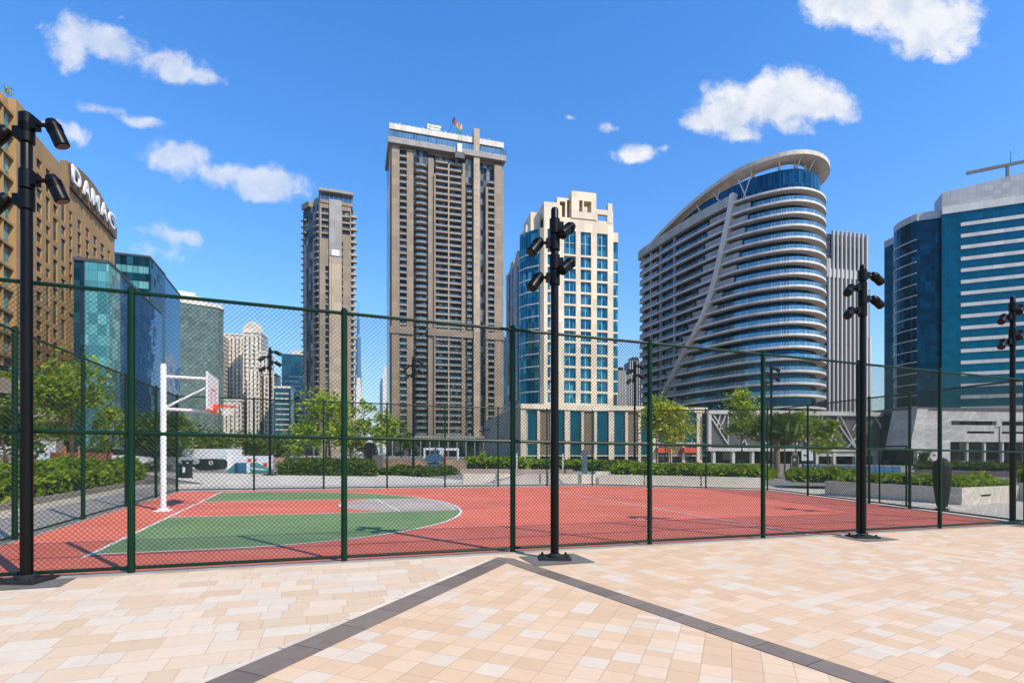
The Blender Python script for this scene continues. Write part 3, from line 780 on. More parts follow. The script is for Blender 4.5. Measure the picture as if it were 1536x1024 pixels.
glass('glass_block', (.075, .27, .28), 1.3, 1.9, (.04, .15, .16), .05, .05, .35, .12, .06, .03, light=(.20, .44, .42), lightp=.25)
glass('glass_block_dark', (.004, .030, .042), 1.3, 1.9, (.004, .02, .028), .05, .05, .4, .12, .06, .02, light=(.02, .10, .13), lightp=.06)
glass('glass_wedge', (.022, .115, .25), 1.5, 1.9, (.018, .09, .19), .04, .03, .10, .25, .03, .012)  # reflected sky blue is painted into the base colour
glass('glass_office', (.03, .115, .155), 1.5, 3.6, (.025, .07, .10), .05, .05, .35, .65, .08, .02)
glass('glass_ivory', (.045, .06, .08), 1.5, 3.4, (.60, .54, .45), .34, .26, .5, .3, .12, .02)
glass('glass_ribs', (.035, .04, .048), 1.6, 3.6, (.10, .095, .09), .1, .12, .5, .5, .12, .02)
glass('glass_far', (.10, .19, .30), 2., 4., (.13, .22, .33), .1, .1, .2, .3, .25, .01)  # distance haze is painted in as a bluish pane colour
glass('glass_shop', (.014, .028, .030), 2.4, 3., (.05, .05, .05), .04, .04, .6, .4, .08, .03, light=(.14, .16, .14), lightp=.12)
glass('glass_damac', (.02, .075, .085), 1.5, 1.5, (.012, .03, .035), .08, .05, .5, .6, .07, .04, light=(.10, .26, .28), lightp=.1)
def place(name, label, cat, fac, group=None):
    c = (fac.A + fac.B)/2; return thing(name, label, cat, (c.x, c.y, gz(c.x)), group)
def slabtop(fac, mb, p0, p1, z0, z1, w0, w1): fac.pbox(mb, p0, p1, z0, z1, w0, w1)
ZB = -6.0
# ================================================================ tall apartment tower (centre)
f = Fac.px(584.5, 300, (3.3, 1), 756)
T = place('apartment_tower', 'tallest tan apartment tower with stacked balconies and an overhanging glass railed roof terrace', 'tower', f)
zc = Z(219, 302); FH = 3.66
mb = MB(); f.box(mb, .3, f.L-.3, ZB, zc+1, -30, -2.4); build(mb, 'glazed_core', 'glass_apart', T)
mb = MB()
for p0, p1, w, zt in ((584.5, 587.5, -1.2, zc), (587.5, 599.3, .2, zc), (610.3, 620.2, -.2, zc-1), (642.4, 650.8, -.3, zc-4), (650.8, 653.2, .6, Z(262, 308)), (692.2, 694.2, .6, Z(262, 312)), (694.2, 698.3, -.3, zc-4), (719.5, 721.5, -1.5, zc-6), (728.6, 732.0, .2, Z(280, 316)), (741.6, 753.2, .2, zc-2), (753.2, 756, -.9, zc-1)):
    f.pbox(mb, p0, p1, ZB, zt, -2.4, w)
f.pbox(mb, 584.5, 756, zc-1.2, zc, -2.4, -2.0)
build(mb, 'stone_pier_wall', 'stone_tower', T)
mb = MB(); f.pbox(mb, 709.9, 718.6, ZB, Z(196, 315), -2.4, 1.5)
for k in range(46): f.pbox(mb, 712.3, 716.2, 14 + k*FH, 14.5 + k*FH, 1.5, 1.62)
build(mb, 'tall_stone_fin', 'stone_tower_pale', T)
mb = MB(); f.pbox(mb, 672.1, 673.9, ZB, zc-6, -2.4, .3); build(mb, 'divider_fin', 'stone_tower_pale', T)
items, rails = [], []
def balc(p0, p1, z, w, curve=False):
    u0, u1 = f.u(p0), f.u(p1)
    def slab(mb):
        if curve:
            pts = [f.P(u0 + (u1-u0)*q/6, -2.3 if q in (0, 6) else -.2 + w*math.sin(math.pi*q/6)**.6, 0)[:2] for q in range(7)]
            mb.prism(pts, z, z + .42)
        else:
            f.box(mb, u0+.05, u1-.05, z, z+.38, -2.3, w); f.box(mb, u0+.05, u1-.05, z+.38, z+.62, w-.18, w)
    def rail_(mb):
        if curve:
            pts = [f.P(u0 + (u1-u0)*q/6, -1.2 if q in (0, 6) else -.25 + w*math.sin(math.pi*q/6)**.6, 0) for q in range(7)]
            for a, b in zip(pts, pts[1:]): mb.beam((a[0], a[1], z+.9), (b[0], b[1], z+.9), .06, .95)
        else: f.box(mb, u0+.1, u1-.1, z+.62, z+1.35, w-.12, w-.06)
    items.append(slab); rails.append(rail_)
nf = int((zc - 8) / FH)
order = sorted(range(nf), key=lambda k: -k)
for k in order:
    z = zc - 8 - (nf-1-k)*FH + 2
    if z < 12: continue
    if z < Z(262, 310) + 12:
        balc(653.4, 672, z, .25); balc(674, 692, z, .25)
    if z < zc-9: balc(621, 641.8, z, 1.3, True)
    if z < zc-3: balc(599.6, 610, z, .1)
    if z < zc-18: balc(699, 709.5, z, .3, True)
    if z < Z(270, 316): balc(732.2, 741.4, z, .1)
idx = list(range(len(items)))
for i in idx[:100]:
    mb = MB(); items[i](mb); b = build(mb, 'balcony', 'slab_cream', T)
    mb = MB(); rails[i](mb); build(mb, 'railing', 'glass_rail', b)
mb = MB(); [items[i](mb) for i in idx[100:]]; b = tag(build(mb, 'balcony', 'slab_cream', T), kind='stuff')
mb = MB(); [rails[i](mb) for i in idx[100:]]; build(mb, 'railing', 'glass_rail', b)
# belt storey two thirds down, and dark lower glazing
mb = MB()
for p0, p1 in ((584, 620), (642, 709), (728, 756)): f.pbox(mb, p0, p1, Z(503, 306), Z(492, 306), -2.3, .75)
build(mb, 'belt_course', 'render_brown', T)
for p0, p1 in ((621, 641.8), (699, 709.5)):
    mb = MB(); f.pbox(mb, p0, p1, zc-8 if p0 < 640 else zc-16, zc, -2.2, -.9); build(mb, 'upper_glazing', 'glass_apart', T)
# crown
mb = MB(); f.box(mb, -.8, f.L+.8, zc, zc+3.2, -30, 2.2); build(mb, 'terrace_band', 'render_grey', T)
mb = MB(); f.box(mb, -1.0, f.u(709.6), zc+3.2, zc+6.4, 2.0, 2.15); f.box(mb, f.u(719), f.L+1.0, zc+3.2, zc+6.4, 2.0, 2.15); build(mb, 'terrace_railing', 'glass_curve_rail', T)
mb = MB(); f.box(mb, 1, f.L-1, zc+3.2, zc+8.6, -29, -1.5); build(mb, 'penthouse_wall', 'render_brown', T)
mb = MB(); f.box(mb, -.2, f.u(709.6), zc+8.6, zc+11.8, -29.5, .3); f.box(mb, f.u(719), f.L-.2, zc+8.6, zc+11.8, -29.5, .3)
for k in range(24): f.box(mb, 2.6*k+.4, 2.6*k+.7, zc+11.8, zc+12.2 + (.9 if k % 5 == 2 else .2), -.3, 0)
build(mb, 'parapet', 'band_white', T)
zb_ = 11
mb = MB(); f.box(mb, -2, f.L+2, ZB, zb_, -2.3, 3.5); build(mb, 'entrance_glazing', 'glass_shop', T)
mb = MB(); f.box(mb, -2.2, f.L+2.2, zb_, zb_+1.2, -2.3, 4.2)
for k in range(13): f.box(mb, 1 + k*5.2, 1.5 + k*5.2, ZB, zb_, 3.5, 4.1)
build(mb, 'entrance_canopy', 'render_grey', T)
# things on its roof
zr = zc + 11.9; q = f.P((f.u(641)+f.u(663))/2, -1.2, zr)
t = thing('roof_sign', 'green and white sign board on the roof of the tallest tower', 'sign', q)
mb = MB(); f.box(mb, f.u(641.5), f.u(662.5), zr+.5, zr+4.4, -1.6, -1.2); build(mb, 'board', 'sign_green', t) if 'sign_green' in M else (plain('sign_green', (.03, .16, .09), .5), build(mb, 'board', 'sign_green', t))
mb = MB(); rs = random.Random(4); u = f.u(643.2)
f.box(mb, f.u(641.8), f.u(644.2), zr+1.4, zr+4.1, -1.2, -1.12)
for row in (0, 1):
    u = f.u(645.5)
    while u < f.u(661.5):
        l = rs.uniform(.5, 1.1); f.box(mb, u, u+l, zr+2.75-row*1.6, zr+3.85-row*1.6, -1.2, -1.12); u += l + .25
build(mb, 'lettering', 'sign_white', t)
mb = MB()
for p in (643, 652, 661): f.pbox(mb, p, p+.6, zr-.1, zr+.6, -1.5, -1.3)
build(mb, 'frame', 'metal_dark', t)
for nm, c in (('flag_red', (.55, .07, .03)), ('flag_yellow', (.75, .38, .02)), ('flag_green', (.06, .33, .22)), ('flag_black', (.02, .018, .016))): plain(nm, c, .7, var=.15)
q = f.P(f.u(684), -.8, zr); t = thing('banner_flag', 'wind blown banner in black, red, yellow and green on the tallest tower', 'flag', q)
mb = MB(); mb.tube([f.P(f.u(671.5), -1, zr), f.P(f.u(680), -1, zr+6.8)], .13, 6); build(mb, 'pole', 'metal_dark', t)
strips = [('flag_black', 679, 686, 176, 183, 6), ('flag_red', 681.5, 690.5, 181, 185.5, 9), ('flag_yellow', 684, 694, 184, 189.5, 10), ('flag_green', 686, 693, 189, 196, 8)]
fl_cloth = None
for nm, pa, pb, ya, yb, n in strips:
    mb = MB(); D = 310
    for i in range(n):
        for s, w in ((0, .0), (1, .0)): pass
        a0, a1 = pa + (pb-pa)*i/n, pa + (pb-pa)*(i+1)/n
        dz = 1.2*math.sin(i*.9); dw = .5*math.sin(i*1.3)
        f.box(mb, f.u(a0), f.u(a1), Z(yb, D)+dz*.4, Z(ya, D)+dz, -1+dw, -.9+dw)
    o = build(mb, 'cloth', nm, fl_cloth or t)
q = f.P(f.u(686), 1.2, zc+2); t = thing('window_cleaning_cradle', 'small white window cleaning cradle hanging below the roof banner', 'cradle', q)
mb = MB(); f.pbox(mb, 684.7, 691, zc+.2, zc+5, 2.3, 3.3); build(mb, 'cage', 'sign_white', t)
mb = MB(); f.pbox(mb, 681, 695, zc-3.4, zc+.2, 2.3, 3.6); build(mb, 'platform', 'metal_dark', t)
mb = MB(); [mb.tube([f.P(f.u(p), 2.8, zc+5), f.P(f.u(p), 2.8, zr+1)], .09, 5) for p in (686, 690.5)]; build(mb, 'cable', 'metal_dark', t)
# ================================================================ slim brown tower
f = Fac.px(480.5, 250, (2.77, 1), 531)
T = place('apartment_tower', 'slimmer brown tower with a grey central strip and a dark glass left side', 'tower', f)
fs = Fac.px(480.5, 250, (-1.25, 1), 453)
zt = Z(305, 251); FHb = 3.05
mb = MB(); f.box(mb, .2, f.L-.2, ZB, zt-1, -17, -.8); build(mb, 'glazed_core', 'glass_apart', T)
mb = MB(); cols = []
zs = [zt - 4.4 - k*FHb for k in range(36)]
hi = [(z, z+2.15) for z in zs[:5]]
lo = [(z+.1, z+2.4) for z in zs[5:] if z > 12]
cols = [(f.u(482.5), f.u(493.5), hi), (f.u(494), f.u(494.02), [])]
column_wall(mb, f, [(f.u(482.3), f.u(493.2), hi)], 0, f.u(493.6), zs[4]-.5, zt, -.8, 0)
column_wall(mb, f, [(f.u(488.0), f.u(493.2), [q for i, q in enumerate(lo) if i > 3])], 0, f.u(493.6), ZB, zs[4]-.5, -.8, 0)
column_wall(mb, f, [(f.u(513.4), f.u(525), hi[:3] + hi[3:4])], f.u(512.6), f.u(526.5), zs[4]-.5, zt, -.8, 0)
column_wall(mb, f, [(f.u(512.8), f.u(514.6), lo)], f.u(512.6), f.u(526.5), ZB, zs[4]-.5, -.8, 0)
f.pbox(mb, 526.5, 531, ZB, zt-6, -2.2, -.8)
build(mb, 'wall', 'stone_tower', T)
mb = MB(); f.pbox(mb, 493.8, 512.4, Z(384, 252), zt+2, -.8, .7); f.pbox(mb, 493.8, 512.4, ZB, Z(384, 252)-.01, -.8, .45); build(mb, 'central_strip', 'render_grey', T)
mb = MB(); f.pbox(mb, 497.5, 512.4, ZB, Z(386, 252), .45, .62); f.pbox(mb, 494, 496.4, ZB, Z(386, 252), .45, .95); build(mb, 'stone_strip', 'stone_tower_pale', T)
mb = MB(); f.pbox(mb, 497.7, 508.7, Z(384, 252), Z(375.5, 252), .7, .9); build(mb, 'white_panel', 'sign_white', T)
mb = MB(); fs.box(mb, 0.3, fs.L, ZB, Z(308, 254), -12, -.6); build(mb, 'side_glazing', 'glass_apart', T)
mb = MB()
for p0, p1, w in ((480.5, 478.6, .2), (471.6, 470.2, .4), (459, 456.5, .1)): fs.pbox(mb, p0, p1, ZB, Z(312 if p0 > 475 else 365, 256), -.6, w)
build(mb, 'side_pier', 'render_grey', T)
bal = []
for k, z in enumerate(zs):
    if z < 12: continue
    bal.append(lambda mb, z=z: f.box(mb, f.u(526.6), f.u(533.5) + (.6 if int(z) % 2 else 0), z-.5, z+.5, -2.4, .2))
    bal.append(lambda mb, z=z: fs.box(mb, fs.u(478.4), fs.u(472), z-.3, z+.25, -.6, .9))
    bal.append(lambda mb, z=z: fs.box(mb, fs.u(458), fs.L+.3, z-.3, z+.1, -.6, .6))
many(bal, 'balcony', 'slab_cream', T)
mb = MB(); f.box(mb, f.u(480.4), f.u(529), zt, zt+1.5, -16, .35); build(mb, 'roof_slab', 'stone_tower', T)
mb = MB(); f.box(mb, f.u(478), f.u(530), zt+5.5, zt+6.8, -15, .8)
for p in (480, 487, 494, 501, 508, 515, 522, 528): f.pbox(mb, p, p+.5, zt+1.5, zt+5.5, -1.2, -.7)
build(mb, 'roof_canopy', 'roof_grey', T)
mb = MB(); f.box(mb, f.u(481), f.u(528), zt+1.5, zt+5.4, -14, -2); build(mb, 'roof_glazing', 'glass_curve_rail', T)
mb = MB(); fs.pbox(mb, 453, 464, Z(308, 255), Z(300, 255), -9, .3); fs.pbox(mb, 465, 478, Z(308, 255), Z(296, 255), -9, -2); build(mb, 'side_roof_screen', 'render_brown', T)
# ================================================================ cream and blue glass tower with its podium
f = Fac.px(816, 155, (4.5, 1), 928.5)
T = place('office_tower', 'cream stone tower with teal glass windows and stepped blocks on its roof', 'tower', f)
row = lambda k: (Z(399 + 18.68*k, 156.5), Z(383.5 + 18.68*k, 156.5))
zpod = 13.6; zt = Z(325, 156)
rows = [row(k) for k in range(12)]; tall = (Z(380.5, 156.5), Z(345.5, 156.5))
cols = [(821.3, 831.2), (846.2, 863.8), (871, 886.8), (895.4, 911.6)]
mb = MB()
column_wall(mb, f, [(f.u(a), f.u(b), rows + [tall]) for a, b in cols], 0, f.u(920), zpod-2, zt, -1.0, 0)
f.pbox(mb, 920, 928.5, Z(354, 156), Z(339.5, 156), -5, -.6)
f.pbox(mb, 919.98, 928.5, zpod-2, zpod+1, -5, -.6)
build(mb, 'wall', 'cream_stone', T)
mb = MB(); f.box(mb, .4, f.u(920)-.1, ZB, zt-.2, -20, -1.2); build(mb, 'core', 'void_dark', T)
for a, b in cols:
    for z0, z1 in rows + [tall]:
        mb = MB(); f.pbox(mb, a, b, z0, z1, -.85, -.6); w = build(mb, 'window', 'glass_teal', T)
        mb = MB(); m_ = (f.u(a)+f.u(b))/2
        f.box(mb, m_-.06, m_+.06, z0, z1, -.6, -.5); f.box(mb, f.u(a), f.u(b), z0, z0+.12, -.6, -.42)
        if z1-z0 > 5: f.box(mb, f.u(a), m_-.06, (z0+z1)/2, (z0+z1)/2+.1, -.6, -.5); f.box(mb, m_+.06, f.u(b), (z0+z1)/2, (z0+z1)/2+.1, -.6, -.5)
        build(mb, 'frame', 'frame_white', w)
for k in range(13):
    z0, z1 = (row(k-1) if k else tall)
    if k == 12: z0, z1 = zpod+1, row(11)[0]-.5
    mb = MB(); f.pbox(mb, 920.1, 928.4, z0-.1, z1+.3, -5, -.9); w = build(mb, 'window', 'glass_teal', T)
    mb = MB(); f.pbox(mb, 920.1, 928.4, z0-.6, z0-.1, -5, -.8); build(mb, 'sill', 'cream_stone', w)
# left wing with the angled blue bay
g1 = Fac.px(816, 155, (-3.0, 1.0), 809.8)
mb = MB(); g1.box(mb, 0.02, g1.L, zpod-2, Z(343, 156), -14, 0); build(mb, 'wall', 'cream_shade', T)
g2 = Fac.px(809.8, 155.6, (-4.0, 2.6), 792.0)
g3 = Fac(g2.B, g2.B + (g2.t + Vector((-.30, .95))).normalized()*3.2)
g4 = Fac.px(785.5, 160.5, (-.26, 1), 758.5)
for gg, w_ in ((g2, .6), (g3, .6)):
    mb = MB(); gg.box(mb, 0.05, gg.L, zpod-2, Z(347, 157), -6, w_); build(mb, 'glass_bay', 'glass_teal', T)
for k in range(-1, 13):
    z = row(k)[0] - .35
    if k == -1: z = tall[0]-.2
    for gg in (g2, g3): mb = MB(); gg.box(mb, 0, gg.L+.15, z-.16, z+.16, .6, .85); build(mb, 'bay_band', 'frame_white', T)
ztl = lambda px: Z(681 - 300 + (786-px)*1.85, g4.D(g4.u(px)))
mb = MB()
for i, (pa, pb, yt) in enumerate(((785.5, 780, 372), (780, 774, 385), (774, 767.5, 392), (767.5, 758.5, 402))):
    g4.pbox(mb, pa, pb, ZB, Z(yt, g4.D(g4.u(pa))), -16, -.05 - .1*(i % 2))
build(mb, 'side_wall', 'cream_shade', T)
for pa, pb, y0, y1 in ((777, 773.5, 400, 600), (769.5, 767, 402, 600), (764.5, 761.5, 412, 600)):
    mb = MB(); D = g4.D(g4.u(pa)); g4.pbox(mb, pa, pb, Z(y1, D), Z(y0, D), -.2, .12); build(mb, 'window', 'glass_curve_dark', T)
mb = MB()
for pa, pb, yt in ((784, 778, 365), (777, 771, 378), (770, 763, 392)):
    D = g4.D(g4.u(pa)); u0, u1 = g4.u(pa), g4.u(pb)
    for q in range(5):
        x0, x1 = u0+(u1-u0)*q/5, u0+(u1-u0)*(q+1)/5; h = 3.2*math.sin(math.pi*(q+.5)/5)**.5
        g4.box(mb, x0, x1, Z(yt+10, D), Z(yt+10, D)+h, -5, -.3)
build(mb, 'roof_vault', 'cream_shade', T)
# crown blocks
mb = MB()
fz = lambda p0, p1, y0, y1, w0, w1: f.pbox(mb, p0, p1, Z(y0, 156), Z(y1, 156), w0, w1)
fz(816, 838, 325, 304.5, -1.2, 0); fz(816, 823.8, 337, 325, -.5, .02)
column_wall(mb, f, [(f.u(824), f.u(832), [(Z(333, 156), Z(313, 156))])], f.u(816.1), f.u(845), zt, Z(304.5, 156), -9, -1.3)
column_wall(mb, f, [(f.u(840.8), f.u(849), [(zt, Z(300, 156))]), (f.u(851.5), f.u(856), [(zt, Z(297, 156))])], f.u(836.5), f.u(857), zt, Z(294.5, 156), -8, -.6)
column_wall(mb, f, [(f.u(868.4), f.u(873.5), [(zt+2, Z(297.5, 156))]), (f.u(875.5), f.u(886.7), [(zt+2, Z(298, 156))])], f.u(857), f.u(894), zt, Z(284.5, 156), -3.2, .25)
column_wall(mb, f, [(f.u(896.2), f.u(910.8), [(Z(337, 156), Z(315.5, 156))])], f.u(894), f.u(919.5), zt-.4, Z(308, 156), -1.0, .1)
fz(912, 918.5, 308, 297, -1.5, .05); fz(857.2, 893.8, 320, 286, -9, -7); fz(800, 815, 345, 315, -12, -3); fz(794, 800, 347, 333, -12, -4)
build(mb, 'crown_block', 'cream_stone', T)
mb = MB(); fz(820, 834, 334, 312, -8.5, -3); build(mb, 'crown_glazing', 'glass_curve_dark', T)
mb = MB(); fz(896, 911, 337, 325, -6, -5.5); build(mb, 'plant_screen', 'cream_shade', T)
# podium
f = Fac.px(781, 140, (4.5, 1), 1061)
P_ = place('podium_building', 'long cream podium with tall teal panels and brown screens below the cream tower', 'building', f)
ztop = 15.0; zA, zB_, zC, zD = Z(615, 142), Z(664, 142), Z(682.5, 142), 1.0
mb = MB(); f.box(mb, .3, f.L-.3, ZB, ztop-.8, -26, -.9); build(mb, 'core', 'void_dark', P_)
mb = MB(); f.box(mb, 0, f.L, zA, ztop, -26.2, .25)
f.box(mb, .0, f.L, zB_-.2, zB_+.3, -.9, -.05)
cur = 781.0; glassp, brownp, pil = [], [], []
while cur < 1058:
    s = (cur-781)/66.0; pil.append((cur, cur+8)); glassp.append((cur+8, cur+25)); pil.append((cur+25, cur+29)); brownp.append((cur+29, cur+44.5)); pil.append((cur+44.5, cur+48.5)); glassp.append((cur+48.5, cur+66)); cur += 66.0
for a, b in pil:
    if a < 1061: f.pbox(mb, a, min(b, 1061), ZB, zA, -.9, .12 if b-a > 5 else .0)
f.box(mb, 0, f.L, zC-.25, zC, -.9, -.1)
build(mb, 'stone_frame', 'cream_stone', P_)
for a, b in glassp:
    if a > 1056: continue
    b = min(b, 1060)
    mb = MB(); f.pbox(mb, a, b, zC, zA, -.85, -.45); build(mb, 'glass_panel', 'glass_teal_podium', P_)
    mb = MB(); f.pbox(mb, a, b, ZB, zC-.3, -.85, -.6); build(mb, 'shopfront', 'glass_shop', P_)
for a, b in brownp:
    if a > 1056: continue
    mb = MB(); f.pbox(mb, a, min(b, 1060), zC, zA, -.85, -.3); build(mb, 'timber_screen', 'brown_screen', P_)
    mb = MB(); f.pbox(mb, a, min(b, 1060), ZB, zC-.3, -.85, -.6); build(mb, 'shopfront', 'glass_shop', P_)
gw = Fac(f.A, f.A + Vector((-.30, 1)).normalized()*40)
mb = MB()
mb.hexa([gw.P(u, w, ZB) for u, w in ((0.3, -5), (0.3, 0), (gw.L, 0), (gw.L, -5))][::-1], [gw.P(u, w, z) for u, w, z in ((0.3, -5, ztop-.3), (0.3, 0, ztop-.3), (gw.L, 0, Z(632, gw.D(gw.L))), (gw.L, -5, Z(632, gw.D(gw.L))))][::-1])
build(mb, 'side_wall', 'cream_shade', P_)
mb = MB(); gw.pbox(mb, 719, 735, Z(643.5, 165), Z(641.5, 165), 0, .1); build(mb, 'wall_slot', 'void_dark', P_)
for a in (983, 1022):
    mb = MB(); f.pbox(mb, a, a+19, zD+1.2, zD+2.6, -.3, 1.6); aw = build(mb, 'awning', 'red_paint', P_)
# ================================================================ curved residential building with a tilted roof ring
base = [(50.7, 211), (53.4, 200.5), (56.7, 190.5), (60.2, 181.3), (64.1, 172.3), (69, 163.6), (75, 158.2), (82, 155.3), (89, 157.0), (94.5, 161.8), (97.2, 168.5), (96.5, 178), (92, 192), (84, 207), (74, 220), (63, 227), (54, 223)]
def spline(P, n=10):
    P = [Vector(p) for p in P]; N = len(P); out = []
    for i in range(N):
        a, b, c, d = P[i-1], P[i], P[(i+1) % N], P[(i+2) % N]
        for k in range(n):
            t = k/n; out.append(.5*((2*b) + (c-a)*t + (2*a-5*b+4*c-d)*t*t + (3*b-a-3*c+d)*t**3))
    return out
plan = spline(base); NPL = len(plan); cenP = sum(plan, Vector((0, 0)))/NPL
def nrm(i):
    d = (plan[(i+1) % NPL] - plan[i-1]).normalized(); n = Vector((d.y, -d.x))
    return n if n.dot(plan[i]-cenP) > 0 else -n
NR = [nrm(i) for i in range(NPL)]
pxs = [768 + 800*p.x/p.y for p in plan]
iL = 0; front = [i for i in range(NPL) if i <= 110]
def idx(px):      # nearest front index for a picture column
    return min(range(0, 84), key=lambda i: abs(pxs[i]-px))
def band3(mb, i0, i1, o0, o1, z0, z1, closed=False):
    """curved strip following the plan between two indices, o = offset outwards; z may vary along it"""
    ids = list(range(i0, i1+1)) if not closed else list(range(NPL)) + [0]
    zf = lambda z, i: z(i % NPL) if callable(z) else z
    oo = lambda o, i: o(i % NPL) if callable(o) else o
    def q(i, o, z): p = plan[i % NPL] + NR[i % NPL]*oo(o, i); return (p.x, p.y, zf(z, i))
    b = len(mb.v)
    for i in ids: mb.v += [q(i, o0, z0), q(i, o1, z0), q(i, o1, z1), q(i, o0, z1)]
    for k in range(len(ids)-1):
        a = b + 4*k; c = a + 4
        for j in range(4): mb.f.append((a+j, a+(j+1) % 4, c+(j+1) % 4, c+j))
    if not closed: mb.f.append((b, b+1, b+2, b+3)); e = b + 4*(len(ids)-1); mb.f.append((e+3, e+2, e+1, e))
CB = thing('curved_building', 'curved white banded residential building with a tilted oval ring over its roof', 'building', (cenP.x, cenP.y, gz(cenP.x)))
z_top = 78.9; FHc = 3.53; zlow = 13.0
def strip_px(z):   # leaning pilaster: picture column it stands on at each height
    tb = [(79.5, 1099.5), (73, 1093.5), (66.3, 1085.5), (58.5, 1076.5), (51.8, 1066.5), (46.5, 1056.5), (41.5, 1043), (36.8, 1028), (29, 1010), (21.2, 992), (10, 966)]
    for (za, pa), (zb, pb) in zip(tb, tb[1:]):
        if z >= zb: return pa + (pb-pa)*(za-z)/(za-zb)
    return 980
floors = [z_top - FHc*k for k in range(19)]
for k, z in enumerate(floors[:-1]):
    zb2 = floors[k+1]; ip = idx(strip_px((z+zb2)/2))
    mb = MB(); band3(mb, 0, ip, -.9, -2.2, zb2+.30, z-.25); build(mb, 'left_glazing', 'glass_curve_dark', CB)
    mb = MB(); band3(mb, ip, NPL-14, -1.9, -4.2, zb2+.28, z-.26); build(mb, 'right_glazing', 'glass_curve', CB)
for k, z in enumerate(floors):
    ip = idx(strip_px(z-.2))
    mb = MB(); band3(mb, 0, ip, .30, -5, z-.28, z+.34); band3(mb, ip, NPL-14, .7, -5, z-.30, z+.32); s = build(mb, 'floor_band', 'band_white' if k else 'band_white', CB, smooth=True)
    if 0 < k < 18:
        ir = idx(min(1190, strip_px(z) + (34 if k < 8 else 22)))
        mb = MB(); band3(mb, ir, NPL-20, .6, .52, z+.32, z+1.4); build(mb, 'glass_railing', 'glass_curve_rail', s, smooth=True)
        a0, a1 = idx(strip_px(z+1) + 1), idx(strip_px(z+1) + (30 if k < 8 else 18))
        if a1 > a0:
            mb = MB(); band3(mb, a0, a1, .55, -.2, z+.32, z+1.95); build(mb, 'grey_spandrel', 'panel_grey', s)
        b0, b1 = idx(strip_px(z+1) - max(10, 34 - k*1.6)), idx(strip_px(z+1) - 2)
        if b1 > b0:
            mb = MB(); band3(mb, b0, b1, .22, -.4, z+.34, z+2.0); build(mb, 'grey_spandrel', 'panel_grey', s)
        mb = MB(); band3(mb, 0, idx(985), .2, -.4, z+.34, z+1.6); build(mb, 'grey_spandrel', 'panel_grey', s)
        mb = MB(); band3(mb, idx(985)+1, max(idx(985)+2, b0-1), .1, .02, z+.34, z+1.3); build(mb, 'glass_railing', 'glass_rail', s)
mb = MB(); i99 = idx(1099); band3(mb, 0, i99, .8, -5, z_top-.4, z_top+2.6); build(mb, 'top_grey_band', 'band_grey', CB, smooth=True)
mb = MB()
for i in (idx(964), idx(977), idx(990), idx(1012)):
    p = plan[i] + NR[i]*-.1
    zl = 0
    mb.prism([tuple(p + NR[i]*a + Vector((-NR[i].y, NR[i].x))*b) for a, b in ((.3, -.3), (.3, .3), (-.6, .3), (-.6, -.3))], max(zlow, 12), z_top-.5)
build(mb, 'column', 'panel_grey', CB)
mb = MB(); prev = None
for k in range(41):
    z = z_top + 2.8 - (z_top - 9)*k/40; px = strip_px(z)
    i = next(q for q in range(0, 84) if pxs[q+1] >= px); w = (px-pxs[i])/(pxs[i+1]-pxs[i])
    p = plan[i].lerp(plan[i+1], w); n = NR[i].lerp(NR[i+1], w).normalized(); d = Vector((-n.y, n.x))
    sec = [p + n*1.5 + d*.62, p + n*1.5 - d*.62, p - n*1.2 - d*.62, p - n*1.2 + d*.62]
    b = len(mb.v); mb.v += [(q.x, q.y, z) for q in sec]
    if k:
        for m_ in range(4): mb.f.append((b-4+m_, b-4+(m_+1) % 4, b+(m_+1) % 4, b+m_))
build(mb, 'leaning_pilaster', 'band_white', CB, smooth=True)
# core, stepped glass attic and the ring
mb = MB(); mb.prism([tuple(plan[i] + NR[i]*-3.9) for i in range(0, NPL, 2)], ZB, z_top); build(mb, 'core', 'void_dark', CB)
def ax_t(i):
    a, b = Vector((50.7, 211)), Vector((82, 155)); return max(-.05, min(1.05, (plan[i % NPL] - a).dot(b - a)/(b - a).length_squared))
def zr_(i): t = ax_t(i); return 79.4 + 10.0*t + 1.8*math.sin(math.pi*max(0, min(1, t))) - 1.25, t
def att(i): t = ax_t(i); return max(z_top + .6, min(z_top + 5.0 + 1.4*t, zr_(i)[0] - .9))
mb = MB(); mb.prism([tuple(plan[i] + NR[i]*(-1.6)) for i in range(0, NPL)], z_top-.4, z_top+.45); build(mb, 'roof_slab', 'roof_grey', CB)
mb = MB(); band3(mb, 0, NPL, -.9, -2.0, z_top+.45, att, closed=True); build(mb, 'attic_glazing', 'glass_curve', CB, smooth=True)
for pa, pb, ya, yb in ((1104, 1119, 270, 296), (1128, 1113, 262, 296), (1082, 1072, 272, 300), (1066, 1075, 288, 302), (1044, 1052, 308, 326), (1036, 1044, 322, 326)):
    ia, ib = idx(pa), idx(pb); a, b = plan[ia] - NR[ia]*.75, plan[ib] - NR[ib]*.75
    mb = MB(); mb.beam((a.x, a.y, Z(ya, a.y)), (b.x, b.y, Z(yb, b.y)), .3, .3); build(mb, 'attic_brace', 'frame_white', CB)
iend = max(i for i in range(NPL) if ax_t(i) > .22)
mb = MB(); band3(mb, 0, iend, lambda i: .7 + 1.0*max(0, zr_(i)[1]), lambda i: -1.4 - 2.6*max(0, min(1, 3*zr_(i)[1])), lambda i: zr_(i)[0], lambda i: zr_(i)[0]+1.25)
build(mb, 'roof_ring', 'ring_metal', CB, smooth=True)
